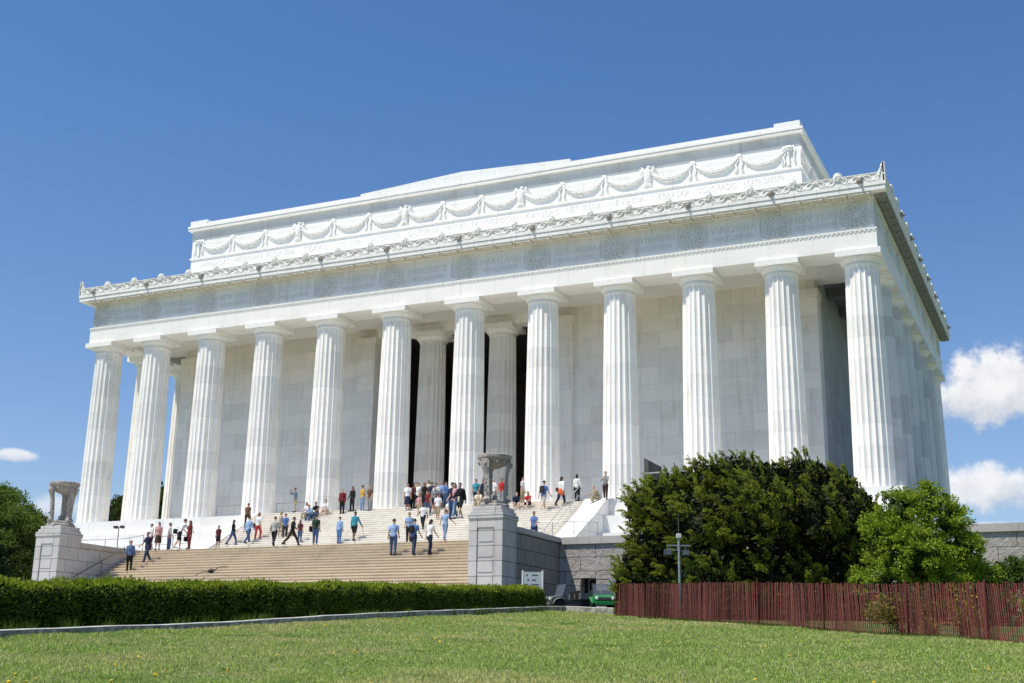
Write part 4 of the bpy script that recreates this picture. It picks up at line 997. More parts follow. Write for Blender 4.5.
# ------------------------------------------------------------------ utility carts
M_green = plain('green_paint', (.016, .20, .05), .4, .10, 3., spec=.5); M_silver = plain('silver_paint', (.34, .35, .35), .4, .1, 3.)
M_glass, t, p, o = newmat('windshield'); p.inputs['Base Color'].default_value = (.16,.20,.25,1); p.inputs['Roughness'].default_value = .08; p.inputs['Alpha'].default_value = .4; p.inputs['Specular IOR Level'].default_value = .6
M_dgreyp = plain('grey_paint', (.16, .17, .17), .4, .1, 3.)
M_lamp = plain('headlamp', (.75,.76,.72), .2, .05, 3., spec=.6)
def cart(label, loc, rz, paint, seatm, bar=True, roof=False):
    c = thing('utility_cart', label, 'utility cart', loc, rz)     # front faces local -Y
    b = MB().prism([(-1.25,.34),(-1.28,.62),(-1.15,.76),(-.62,.86),(-.50,.62),(-.35,.40),(.35,.40),(.42,.62),(1.30,.62),(1.30,.36)], 'x', -.52, .52); bevel(b.obj('body', paint, c), .05, 3)
    MB().box(-.70,.70,.36,1.42,.66,.98).box(-.64,.64,.42,1.36,.985,.99).obj('cargo_bed', paint, c)
    bevel(MB().box(-.5,.5,-1.34,-1.25,.30,.47).obj('bumper', paint, c), .02)
    bevel(MB().box(-.36,.36,-1.30,-1.25,.54,.68).obj('grille', M_dgrey, c), .01)
    for s in (-1, 1):
        MB().lathe([(.075,0),(.085,.03),(.02,.045)], 12).obj('headlight', M_lamp, c, (s*.40, -1.255, .64)).rotation_euler = (R(75), 0, 0)
        f = MB()
        pts = [(s*.60,-1.20,.38),(s*.62,-1.05,.62),(s*.62,-.80,.70),(s*.62,-.55,.62),(s*.60,-.42,.40)]; f.tube(pts, [.05,.12,.14,.12,.05], 6, ry=[.02,.03,.03,.03,.02]); f.obj('fender', paint, c)
        bevel(MB().box(s*.28-.23, s*.28+.23, .02,.42,.50,.66).box(s*.28-.23, s*.28+.23, .34,.44,.66,1.12).obj('seat', seatm, c), .04, 3)
        for y in (-.82, .86):
            wv = MB().lathe([(.17,-.11),(.27,-.12),(.30,-.08),(.30,.08),(.27,.12),(.17,.11)], 20).mesh('tyre', M_black, True); wv.transform(Matrix.Rotation(R(90), 4, 'Y'))
            wh = thing_part('wheel', c, (s*.56, y, .30)); o_ = link('tyre', wv, wh)
            wr = MB().lathe([(.02,-.08),(.17,-.09),(.17,.09),(.02,.08)], 14).mesh('rim', M_silver); wr.transform(Matrix.Rotation(R(90), 4, 'Y')); link('rim', wr, wh)
    ws = MB().prism([(-.58,.80),(-.56,.80),(-.36,1.42),(-.38,1.42)], 'x', -.5, .5).obj('windshield', M_glass, c)
    for s in (-1, 1): MB().tube([(s*.52,-.60,.70),(s*.52,-.37,1.45)], .022, 6).obj('windshield_post', M_dgrey, c)
    st = MB(); st.tube([(-.28,-.42,.72),(-.28,-.18,.95)], .018, 6); st.obj('steering_column', M_dgrey, c)
    q = MB()
    for k in range(12): a = 2*math.pi*k/12; a2 = 2*math.pi*(k+1)/12; q.tube([(-.28+.17*math.cos(a), -.18-.08*math.sin(a), .95+.15*math.sin(a)), (-.28+.17*math.cos(a2), -.18-.08*math.sin(a2), .95+.15*math.sin(a2))], .014, 5)
    q.obj('steering_wheel', M_dgrey, c)
    if bar:
        MB().tube([(-.58,.46,.60),(-.58,.46,1.62),(-.50,.46,1.72),(.50,.46,1.72),(.58,.46,1.62),(.58,.46,.60)], .028, 7).obj('roll_bar', M_dgrey, c)
    return c
def thing_part(name, parent, loc):
    o = bpy.data.objects.new(name, None); COL.objects.link(o); o.parent = parent; o.location = loc; return o
g1 = dep(601, 610, 53.5); v = CC[:2]-g1[:2]; rz = math.atan2(v[1], v[0])+R(90)
cart('bright green utility cart parked in front of the doorway in the granite wall', (g1[0], g1[1], terr(g1[0], g1[1])-.02), rz+R(8), M_green, M_dgrey).scale = (.84,.84,.84)
g2 = dep(568, 610, 53.5)
cart('silver and black utility cart parked at the hedge end left of the green one', (g2[0], g2[1], terr(g2[0], g2[1])-.06), rz-R(62), M_dgreyp, M_black).scale = (.84,.84,.84)
c0 = dep(612, 590, 54.6); gs = terr(c0[0], c0[1])
nb = thing('notice_board', 'plain white notice panel standing right of the green cart', 'sign', (c0[0], c0[1], gs), math.atan2(RT[1], RT[0]))
MB().box(-.19,.19,-.012,.012,.75,1.42).obj('panel', plain('white_panel', (.66,.68,.70), .5), nb); MB().box(-.03,.03,.013,.045,-.2,1.3).obj('post', M_metal, nb)
# ------------------------------------------------------------------ railings and barrier
def railing(label, pts, z_h, mat, rad=.022, posts=None, mid=True):
    b = np.array(pts[0], float); o = thing('railing', label, 'railing', b)
    P3 = [np.array(p, float)-b for p in pts]
    MB().tube([p+[0,0,z_h] for p in P3], rad, 6).obj('handrail', mat, o)
    if mid: MB().tube([p+[0,0,z_h*.5] for p in P3], rad*.7, 6).obj('lower_rail', mat, o)
    n = posts or len(P3)
    for k in range(n):
        f = k/(n-1)*(len(P3)-1); i = min(int(f), len(P3)-2); p = P3[i]*(1-(f-i))+P3[i+1]*(f-i)
        MB().tube([p-[0,0,.05], p+[0,0,z_h]], rad*.9, 6).obj('post', mat, o)
    return o
def su(y): return ZT+(y-YU0)/TU*RU if y > YU0 else ZT
def sl(y): return GZ+(y-YL0)/TL*RL
railing('dark sloping handrail along the left cheek wall of the tan stairs', [(-XI+.22, YL0+.3, sl(YL0+.3)), (-XI+.22, -13.3, sl(-13.3))], .92, M_rail, .03, 4, False)
railing('grey railing on the terrace behind the left cheek wall', [(-19.5, -9.4, ZT), (-15.4, -9.4, ZT), (-12.8, -10.6, ZT)], 1.0, M_railw, .024, 4)
railing('grey railing beside the foot of the left marble stair cheek', [(-12.2, -10.2, ZT), (-9.6, -10.4, ZT)], .95, M_railw, .024, 3)
railing('grey handrail climbing the right edge of the marble stairs', [(10.9, -8.4, ZT), (10.9, -7.0, ZT), (10.9, -3.4, su(-3.4)), (10.9, -1.9, su(-1.9))], .95, M_railw, .026, 4)
railing('grey railing on the terrace below the right marble stair cheek', [(11.4, -9.6, ZT), (13.0, -9.6, ZT), (14.6, -8.9, ZT)], 1.0, M_railw, .026, 4)
railing('thin brown rail between the third and fourth columns from the left', [(XS[2]+1.25, .3, 0), (XS[3]-1.25, .3, 0)], .95, M_rail, .018, 2, False)
railing('thin brown rail between the fourth and fifth columns from the left', [(XS[3]+1.25, .3, 0), (XS[4]-1.25, .3, 0)], .95, M_rail, .018, 2, False)
bl = at(628, 500, Y=1.4); br = at(668, 499, Y=1.4)
fo = thing('work_barrier', 'white tubular frame barrier beside the ninth column left of the yew top', 'barrier', (bl[0], bl[1], 0))
wx = br[0]-bl[0]; hb_ = at(628, 474, Y=1.4)[2]; M_wt = plain('white_tube', (.75,.75,.73), .5, .05, 5.)
MB().tube([(0,0,0),(0,0,hb_)], .04, 7).tube([(wx,0,0),(wx,0,hb_)], .04, 7).obj('upright', M_wt, fo)
MB().tube([(-.04,0,hb_),(wx+.04,0,hb_)], .04, 7).obj('top_rail', M_wt, fo); MB().tube([(0,0,.1),(wx*.55,0,hb_)], .02, 6).obj('brace', M_wt, fo)
q = [at(x, y, Y=2.6) for x, y in ((644, 458), (661, 467), (661, 497), (644, 498))]
sp = thing('grey_screen', 'dark grey sloping screen panel standing behind the white barrier', 'screen', (q[0][0], 2.6, 0))
MB().prism([(p[0]-q[0][0], p[2]) for p in q], 'y', -.03, .03).obj('panel', plain('screen_grey', (.085,.09,.095), .7), sp); MB().box(-.03,.03,-.035,.30,0,.06).obj('foot', M_dgrey, sp)
cr = at(634, 500, Y=.2)
cb = thing('cement_sacks', 'low brown sacks lying at the foot of the white barrier', 'sacks', (cr[0], .2, 0))
for k in range(3): MB().ball((k*.42-.4, .02*k, .12), (.26,.2,.13), 9, 6).obj('sack', plain('sack_brown', (.20,.15,.11), .9) if k == 0 else bpy.data.materials['sack_brown'], cb, smooth=True)
# low twin lamp on the terrace behind the left cheek wall
p = at(118, 533, Y=-8.6); tl = thing('terrace_lamp', 'small twin-headed floodlight on a post behind the left cheek wall', 'floodlight', (p[0], p[1], ZT))
hz_ = at(118, 527, Y=-8.6)[2]-ZT
MB().tube([(0,0,0),(0,0,hz_)], .03, 6).obj('post', M_rail, tl)
for s in (-1, 1): MB().prism([(-.10,-.07),(.10,-.09),(.10,.09),(-.10,.07)], 'x', s*.25-.10, s*.25+.10).obj('lamp_head', M_dgrey, tl, (0, 0, hz_))
MB().box(-.15,.15,-.02,.02,hz_-.03,hz_-.005).obj('bracket', M_rail, tl)

# ------------------------------------------------------------------ bird gliding over the lawn hedge
bp = dep(211, 571, 24.)
def bird():
    th = MB(); th.tube([(0,-.17,.0),(0,-.10,.01),(0,.02,0),(0,.12,0),(0,.20,-.01),(0,.27,-.015)], [.012,.038,.05,.035,.02,.045], 8, ry=[.012,.04,.05,.03,.014,.006])
    th.ball((0,-.185,.012), (.030,.036,.030), 8, 6); th.tube([(0,-.21,.01),(0,-.245,.002)], [.010,.002], 5)
    o = th.obj('bird', plain('bird_brown', (.055,.030,.020), .7, .3, 12.), None, bp, math.atan2(RT[1], RT[0])+R(205), True)
    tag(o, 'small brown bird gliding past the tan stairs above the hedge', 'bird'); o.rotation_euler.y = R(18)
    for s in (-1, 1):
        w_ = MB(); secs = [(.03,-.06,.07,.0),(.14,-.075,.07,.035),(.24,-.05,.065,.03),(.33,.0,.06,.0)]
        vs = [];
        for x, y0, y1, z in secs: vs += [(s*x,y0,z),(s*x,y1,z-.006),(s*x,y1,z-.010),(s*x,y0,z-.012)]
        fs = []
        for i in range(3):
            for j in range(4): fs.append((4*i+j, 4*i+(j+1) % 4, 4*i+4+(j+1) % 4, 4*i+4+j))
        fs += [(0,1,2,3),(12,13,14,15)]
        w_.add(vs, fs).obj('wing', bpy.data.materials['bird_brown'], o)
bird()

# ------------------------------------------------------------------ people
_mats = {}
def cloth(c, rough=.85):
    k = tuple(round(x, 3) for x in c)
    if k not in _mats: _mats[k] = plain('cloth', c, rough, .28, 9., bmp=.6)
    return _mats[k]
SKIN = [plain('skin', c, .6, .06, 20.) for c in ((.55,.33,.23), (.45,.25,.165), (.62,.40,.30), (.16,.085,.055))]
M_eye = plain('eye', (.02,.016,.014), .3); M_lip = plain('lips', (.35,.13,.11), .5)
HAIR = dict(black=(.012,.010,.009), brown=(.055,.030,.016), dark=(.028,.018,.012), blond=(.36,.25,.11), grey=(.35,.34,.33), red=(.20,.07,.025), navyhat=(.02,.025,.06))
M_hair = {k: plain('hair_'+k, v, .6, .25, 25.) for k, v in HAIR.items()}
M_shoe = {'w': cloth((.62,.61,.58)), 'd': cloth((.025,.022,.02)), 'b': cloth((.10,.06,.035))}
def rotx(p, a, c=(0, 0, 0)):
    p = np.array(p, float)-c; ca, sa = math.cos(a), math.sin(a)
    return np.array([p[0], p[1]*ca-p[2]*sa, p[1]*sa+p[2]*ca])+c
# pose: arms (shoulder swing fwd, outward, elbow bend), legs (hip swing fwd, knee bend), lean
POSES = {
 'stand':  dict(arms=((.05,.10,.15),(.0,.10,.2)), legs=((.03,.03),(-.03,.05)), lean=.0),
 'relax':  dict(arms=((.10,.16,.5),(-.05,.12,.25)), legs=((.10,.15),(-.04,.0)), lean=.0),
 'walk':   dict(arms=((-.40,.10,.25),(.40,.10,.45)), legs=((.42,.22),(-.34,.30)), lean=.05),
 'walk2':  dict(arms=((.35,.10,.4),(-.35,.10,.2)), legs=((-.30,.35),(.40,.18)), lean=.06),
 'stride': dict(arms=((-.55,.10,.2),(.50,.12,.5)), legs=((.58,.18),(-.50,.28)), lean=.10),
 'climb':  dict(arms=((-.25,.12,.4),(.30,.12,.5)), legs=((.62,.80),(-.08,.05)), lean=.12),
 'climb2': dict(arms=((.30,.12,.5),(-.25,.12,.3)), legs=((-.06,.08),(.50,.66)), lean=.12),
 'cross':  dict(arms=((.55,.20,1.75),(.50,.20,1.75)), legs=((.05,.0),(-.03,.06)), lean=-.04, inward=1),
 'camera': dict(arms=((1.05,.22,1.7),(1.05,.22,1.7)), legs=((.06,.05),(-.06,.05)), lean=.08, inward=.7),
 'hips':   dict(arms=((-.25,.62,1.25),(-.25,.62,1.25)), legs=((.05,.05),(-.05,.05)), lean=.0, inward=.9),
 'out':    dict(arms=((.25,.75,.3),(.20,.62,.5)), legs=((.20,.2),(-.15,.2)), lean=.04),
 'bend':   dict(arms=((.55,.15,.5),(.60,.15,.6)), legs=((.30,.35),(-.25,.30)), lean=.42),
 'cane':   dict(arms=((-.10,.12,.35),(.30,.32,.30)), legs=((.22,.25),(-.20,.15)), lean=.05),
 'sit':    dict(arms=((.55,.12,.75),(.50,.12,.9)), legs=None, lean=.22),
 'sitlean':dict(arms=((.75,.10,.55),(.70,.10,.65)), legs=None, lean=.50),
}
def joints(pose):
    q = POSES[pose]; J = {}
    if q['legs'] is None: pz = .40
    else: pz = .93
    pel = np.array([0, 0, pz]); lean = -q['lean']
    def tw(x, y, z): return rotx((x, y, z-.93+pz), lean, pel)
    J['pel'] = pel
    for n, z, y in (('waist', 1.08, .0), ('chest', 1.27, .0), ('sh', 1.41, .0), ('neck', 1.485, .0), ('nk2', 1.55, .008), ('head', 1.635, .02)): J[n] = tw(0, y, z)
    J['hl'] = lean*.5
    for i, s in enumerate((-1, 1)):
        a, o_, b = q['arms'][i]; sh = tw(s*.180, 0, 1.405)
        ua = np.array([s*math.sin(o_), math.sin(a)*math.cos(o_), -math.cos(a)*math.cos(o_)]); el = sh+ua*.285
        inw = q.get('inward', 0); f = a+b
        fa = np.array([s*math.sin(o_)*(1-inw)-s*inw*.85, math.sin(f)*.9, -math.cos(f)]); fa /= np.linalg.norm(fa); wr = el+fa*.245
        J['arm%d' % i] = (sh, el, wr, fa)
        hip = pel+np.array([s*.092, 0, -.02])
        if q['legs'] is None:
            kn = hip+np.array([s*.05, .40, .06]); an = kn+np.array([0, .06, -.41]); fd = np.array([0, 1, 0.])
        else:
            h, k = q['legs'][i]; kn = hip+np.array([s*.01, math.sin(h), -math.cos(h)])*.425; an = kn+np.array([0, math.sin(h-k), -math.cos(h-k)])*.405; fd = np.array([s*.12, 1, 0.])
        J['leg%d' % i] = (hip, kn, an, fd)
    if q['legs'] is not None:
        dz = min(J['leg0'][2][2], J['leg1'][2][2])-.082
        for k, v in list(J.items()):
            if k == 'hl': continue
            if isinstance(v, tuple): J[k] = tuple(np.array(x)-([0,0,dz] if n < 3 else [0,0,0]) for n, x in enumerate(v))
            else: J[k] = v-[0,0,dz]
    else:
        dz = J['leg0'][2][2]-.082
        for k, v in list(J.items()):
            if k == 'hl': continue
            if isinstance(v, tuple): J[k] = tuple(np.array(x)-([0,0,dz] if n < 3 else [0,0,0]) for n, x in enumerate(v))
            else: J[k] = v-[0,0,dz]
    return J
def torso(mb, J, g, top=True, skirt0=True, f=1.):
    ax = [J['pel']-(J['waist']-J['pel'])*.35, J['pel'], J['waist'], J['chest'], J['sh'], J['neck']] if skirt0 else [J['pel'], J['waist'], J['chest'], J['sh'], J['neck']]
    rx = ([.150] if skirt0 else [])+[.165, .140*f, .168*f, .172*f, .075]; ry = ([.10] if skirt0 else [])+[.112, .095, .118, .095, .070]
    if not top: ax, rx, ry = ax[:-1], rx[:-1], ry[:-1]
    mb.tube(ax, [r+g for r in rx], 14, ry=[r+g for r in ry])
def remesh(mb, mat, vox, smooth=2):
    me = mb.mesh('tmp', None); o = bpy.data.objects.new('tmp', me); COL.objects.link(o)
    r = o.modifiers.new('r', 'REMESH'); r.mode = 'VOXEL'; r.voxel_size = vox
    s = o.modifiers.new('s', 'SMOOTH'); s.factor = .5; s.iterations = smooth
    bpy.context.view_layer.update()
    out = bpy.data.meshes.new_from_object(o.evaluated_get(bpy.context.evaluated_depsgraph_get()))
    bpy.data.objects.remove(o); bpy.data.meshes.remove(me); out.materials.clear()
    out.materials.append(mat); out.polygons.foreach_set('use_smooth', [True]*len(out.polygons)); return out
_pc = {}
def cached(key, fn):
    if key not in _pc: _pc[key] = fn()
    return _pc[key]
def headpos(J): return J['head']
def body_mesh(pose):
    J = joints(pose); mb = MB(); torso(mb, J, 0)
    mb.tube([J['neck']-[0,0,.03], J['nk2'], J['nk2']+[0,.005,.05]], [.060,.052,.050], 10)
    h = J['head']; mb.ball(h+[0,-.012,.02], (.074,.092,.098), 14, 10); mb.ball(h+[0,.022,-.055], (.055,.060,.062), 12, 8)
    mb.tube([h+[0,.078,.018], h+[0,.100,-.022], h+[0,.088,-.034]], [.010,.017,.012], 6)
    for s in (-1, 1): mb.ball(h+[s*.078,-.005,-.005], (.012,.02,.032), 6, 5)
    for i, s in enumerate((-1, 1)):
        sh, el, wr, fa = J['arm%d' % i]
        mb.tube([sh+np.array([-s*.05,0,.0]), sh, sh*.5+el*.5, el, el*.6+wr*.4, wr, wr+fa*.03], [.055,.057,.047,.040,.039,.027,.028], 10)
        hip, kn, an, fd = J['leg%d' % i]
        mb.tube([hip+[0,0,.05], hip*.75+kn*.25, kn, kn*.62+an*.38, an+(kn-an)*.15, an], [.092,.088,.056,.055,.036,.036], 10)
        fn = fd/np.linalg.norm(fd); mb.tube([an-fn*.06-[0,0,.04], an+fn*.02-[0,0,.035], an+fn*.12-[0,0,.055], an+fn*.17-[0,0,.062]], [.034,.040,.038,.022], 8, ry=[.034,.042,.026,.016])
    me = remesh(mb, SKIN[0], .017, 2)
    # hands: palm, four unequal bent fingers and a thumb; eyes and mouth, merged into the same mesh
    h2 = MB()
    for i, s in enumerate((-1, 1)):
        sh, el, wr, fa = J['arm%d' % i]; lat = np.cross(fa, [s*1., 0, 0]); lat = lat/np.linalg.norm(lat) if np.linalg.norm(lat) > .1 else np.array([0, 1., 0]); nrm = np.cross(lat, fa)*s
        h2.tube([wr-fa*.01, wr+fa*.045, wr+fa*.088], [.026,.040,.036], 8, ry=[.020,.016,.013])
        for k, (o_, ln) in enumerate(((-.030,.066), (-.010,.076), (.010,.072), (.029,.056))):
            b = wr+fa*.082+lat*o_; h2.tube([b, b+fa*ln*.45+nrm*.006, b+fa*ln*.8+nrm*.022, b+fa*ln*.95+nrm*.036], [.0095,.0088,.0078,.005], 6)
        b = wr+fa*.03+lat*(-.030); d = fa*.55-lat*.75; d /= np.linalg.norm(d); h2.tube([b, b+d*.035, b+d*.052+fa*.02, b+d*.056+fa*.034], [.013,.011,.009,.006], 6)
    h = J['head']; e = MB()
    for s in (-1, 1): e.ball(h+[s*.030,.0745,.014], (.011,.006,.007), 6, 4, 1)
    e.ball(h+[0,.079,-.062], (.020,.006,.006), 6, 4, 2)
    bm = bmesh.new(); bm.from_mesh(me)
    for mbx, nm in ((h2, 0), (e, None)):
        base = [bm.verts.new(v) for v in mbx.v]
        for f, mi in zip(mbx.f, mbx.mi):
            try: q = bm.faces.new([base[i] for i in f]); q.material_index = mi; q.smooth = True
            except ValueError: pass
    bm.to_mesh(me); bm.free(); me.materials.append(M_eye); me.materials.append(M_lip); me.name = 'person'; return me
def top_mesh(pose, kind, wide):
    J = joints(pose); mb = MB(); g = .016 if kind != 'jacket' else .030
    torso(mb, J, g, True, True, wide)
    for i, s in enumerate((-1, 1)):
        sh, el, wr, fa = J['arm%d' % i]; e = (.012 if kind == 'jacket' else .002)
        if kind == 'short': mb.tube([sh+np.array([-s*.05,0,0]), sh, sh*.5+el*.5, sh*.22+el*.78], [.062+e,.062+e,.058+e,.056+e], 10)
        else: mb.tube([sh+np.array([-s*.05,0,0]), sh, sh*.5+el*.5, el, el*.5+wr*.5, wr-fa*.005], [.062+e,.060+e,.052+e,.047+e,.043+e,.035+e], 10)
    return remesh(mb, SKIN[0], .019, 2)
def low_mesh(pose, kind):
    J = joints(pose); mb = MB(); up = J['waist']-J['pel']
    mb.tube([J['pel']-up*.25, J['pel'], J['pel']+up*.6], [.160,.174,.152], 14, ry=[.115,.122,.105])
    if kind == 'skirt':
        k = (J['leg0'][1]+J['leg1'][1])/2; mb.tube([J['pel']+up*.3, J['pel'], J['pel']*.45+k*.55, k+[0,0,-.04]], [.158,.178,.205,.225], 16, ry=[.11,.125,.165,.185])
    else:
        for i in range(2):
            hip, kn, an, fd = J['leg%d' % i]
            if kind == 'shorts': mb.tube([hip+[0,0,.06], hip*.75+kn*.25, hip*.3+kn*.7, hip*.06+kn*.94], [.106,.106,.092,.090], 12)
            else: mb.tube([hip+[0,0,.06], hip*.75+kn*.25, kn, kn*.6+an*.4, an+(kn-an)*.06, an-[0,0,.03]], [.106,.103,.076,.068,.060,.062], 12)
    return remesh(mb, SKIN[0], .019, 2)
def shoe_mesh(pose):
    J = joints(pose); mb = MB()
    for i in range(2):
        hip, kn, an, fd = J['leg%d' % i]; f = fd/np.linalg.norm(fd)
        mb.tube([an-f*.075-[0,0,.045], an-f*.03-[0,0,.030], an+f*.05-[0,0,.038], an+f*.15-[0,0,.052], an+f*.20-[0,0,.060]], [.034,.046,.046,.046,.024], 10, ry=[.036,.052,.044,.032,.022])
    return mb.mesh('shoes', SKIN[0], True)
def hair_mesh(pose, style):
    J = joints(pose); h = J['head']; mb = MB(); vs = []; fs = []; nu, nv = 18, 11
    for i in range(nv+1):
        for k in range(nu):
            a = 2*math.pi*k/nu; frontness = math.sin(a)          # +y is the face
            lim = {'short': 1.75-.75*max(0, frontness), 'bald': 1.55, 'bob': 2.15-1.1*max(0, frontness)**.7, 'long': 2.15-1.1*max(0, frontness)**.7, 'cap': 1.45}[style]
            t = lim*i/nv; vs.append(h+np.array([.084*math.sin(t)*math.cos(a), -.014+.102*math.sin(t)*math.sin(a), .024+.104*math.cos(t)]))
    for i in range(nv):
        for k in range(nu): j = (k+1) % nu; fs.append((i*nu+k, (i+1)*nu+k, (i+1)*nu+j, i*nu+j))
    mb.add(vs, fs)
    if style == 'cap': mb.tube([h+[0,.06,.045], h+[0,.12,.035], h+[0,.165,.022]], [.07,.066,.05], 10, ry=[.02,.010,.006])
    if style in ('bob', 'long'):
        ln = .12 if style == 'bob' else .27
        mb.tube([h+[0,-.05,.02], h+[0,-.085,-.06], h+[0,-.095,-.06-ln*.5], h+[0,-.085,-.06-ln]], [.078,.080,.074,.05], 12, ry=[.05,.040,.036,.022])
    return mb.mesh('hair', SKIN[0], True)
def share(name, me, mat, parent):
    o = link(name, me, parent); o.material_slots[0].link = 'OBJECT'; o.material_slots[0].material = mat; return o
def surf(x, y):
    if abs(x) < XI and y < TY:
        if y < YL0: return terr(x, y)+.02
        return GZ+(math.floor((y-YL0)/TL)+1)*RL
    if y < YU0: return ZT
    if y < YU1:
        if abs(x) > 11.3: return ZT if y < -4 else min(0, ZT+(y-YU0)*.6)
        return ZT+(math.floor((y-YU0)/TU)+1)*RU
    return 0.
def foot(px, py):
    r = ray(px, py); t = 30.
    while t < 110:
        p = CC+r*t
        if p[1] > -20 and p[2] <= surf(p[0], p[1]): return p[0], p[1]+.10
        t += .03
    return p[0], p[1]
_foot = foot
def foot(px, py):
    x, y = _foot(px, py)
    if abs(px-534.5) < .1: return 11.55, -9.8
    if x < -11.2: q = at(px, py, Y=-11.15); x, y = max(q[0], -13.2), -11.15
    return x, y
C_ = dict(jean=(.06,.10,.20), djean=(.028,.045,.10), ljean=(.22,.31,.44), black=(.013,.013,.015), dark=(.03,.028,.028), navy=(.016,.022,.055), white=(.78,.77,.74), lblue=(.30,.44,.66), blue=(.10,.19,.40), teal=(.05,.26,.34), denim=(.09,.15,.27), red=(.45,.03,.035), dred=(.16,.018,.022), maroon=(.10,.016,.03), orange=(.68,.13,.04), yellow=(.62,.36,.07), khaki=(.42,.34,.21), beige=(.48,.40,.30), grey=(.28,.28,.28), lgrey=(.46,.45,.42), green=(.018,.045,.028), pink=(.62,.32,.32), brown=(.14,.075,.04), cream=(.70,.62,.44), rtrous=(.55,.05,.05), dbrown=(.06,.035,.022), slate=(.16,.20,.26), navyg=(.05,.07,.13))
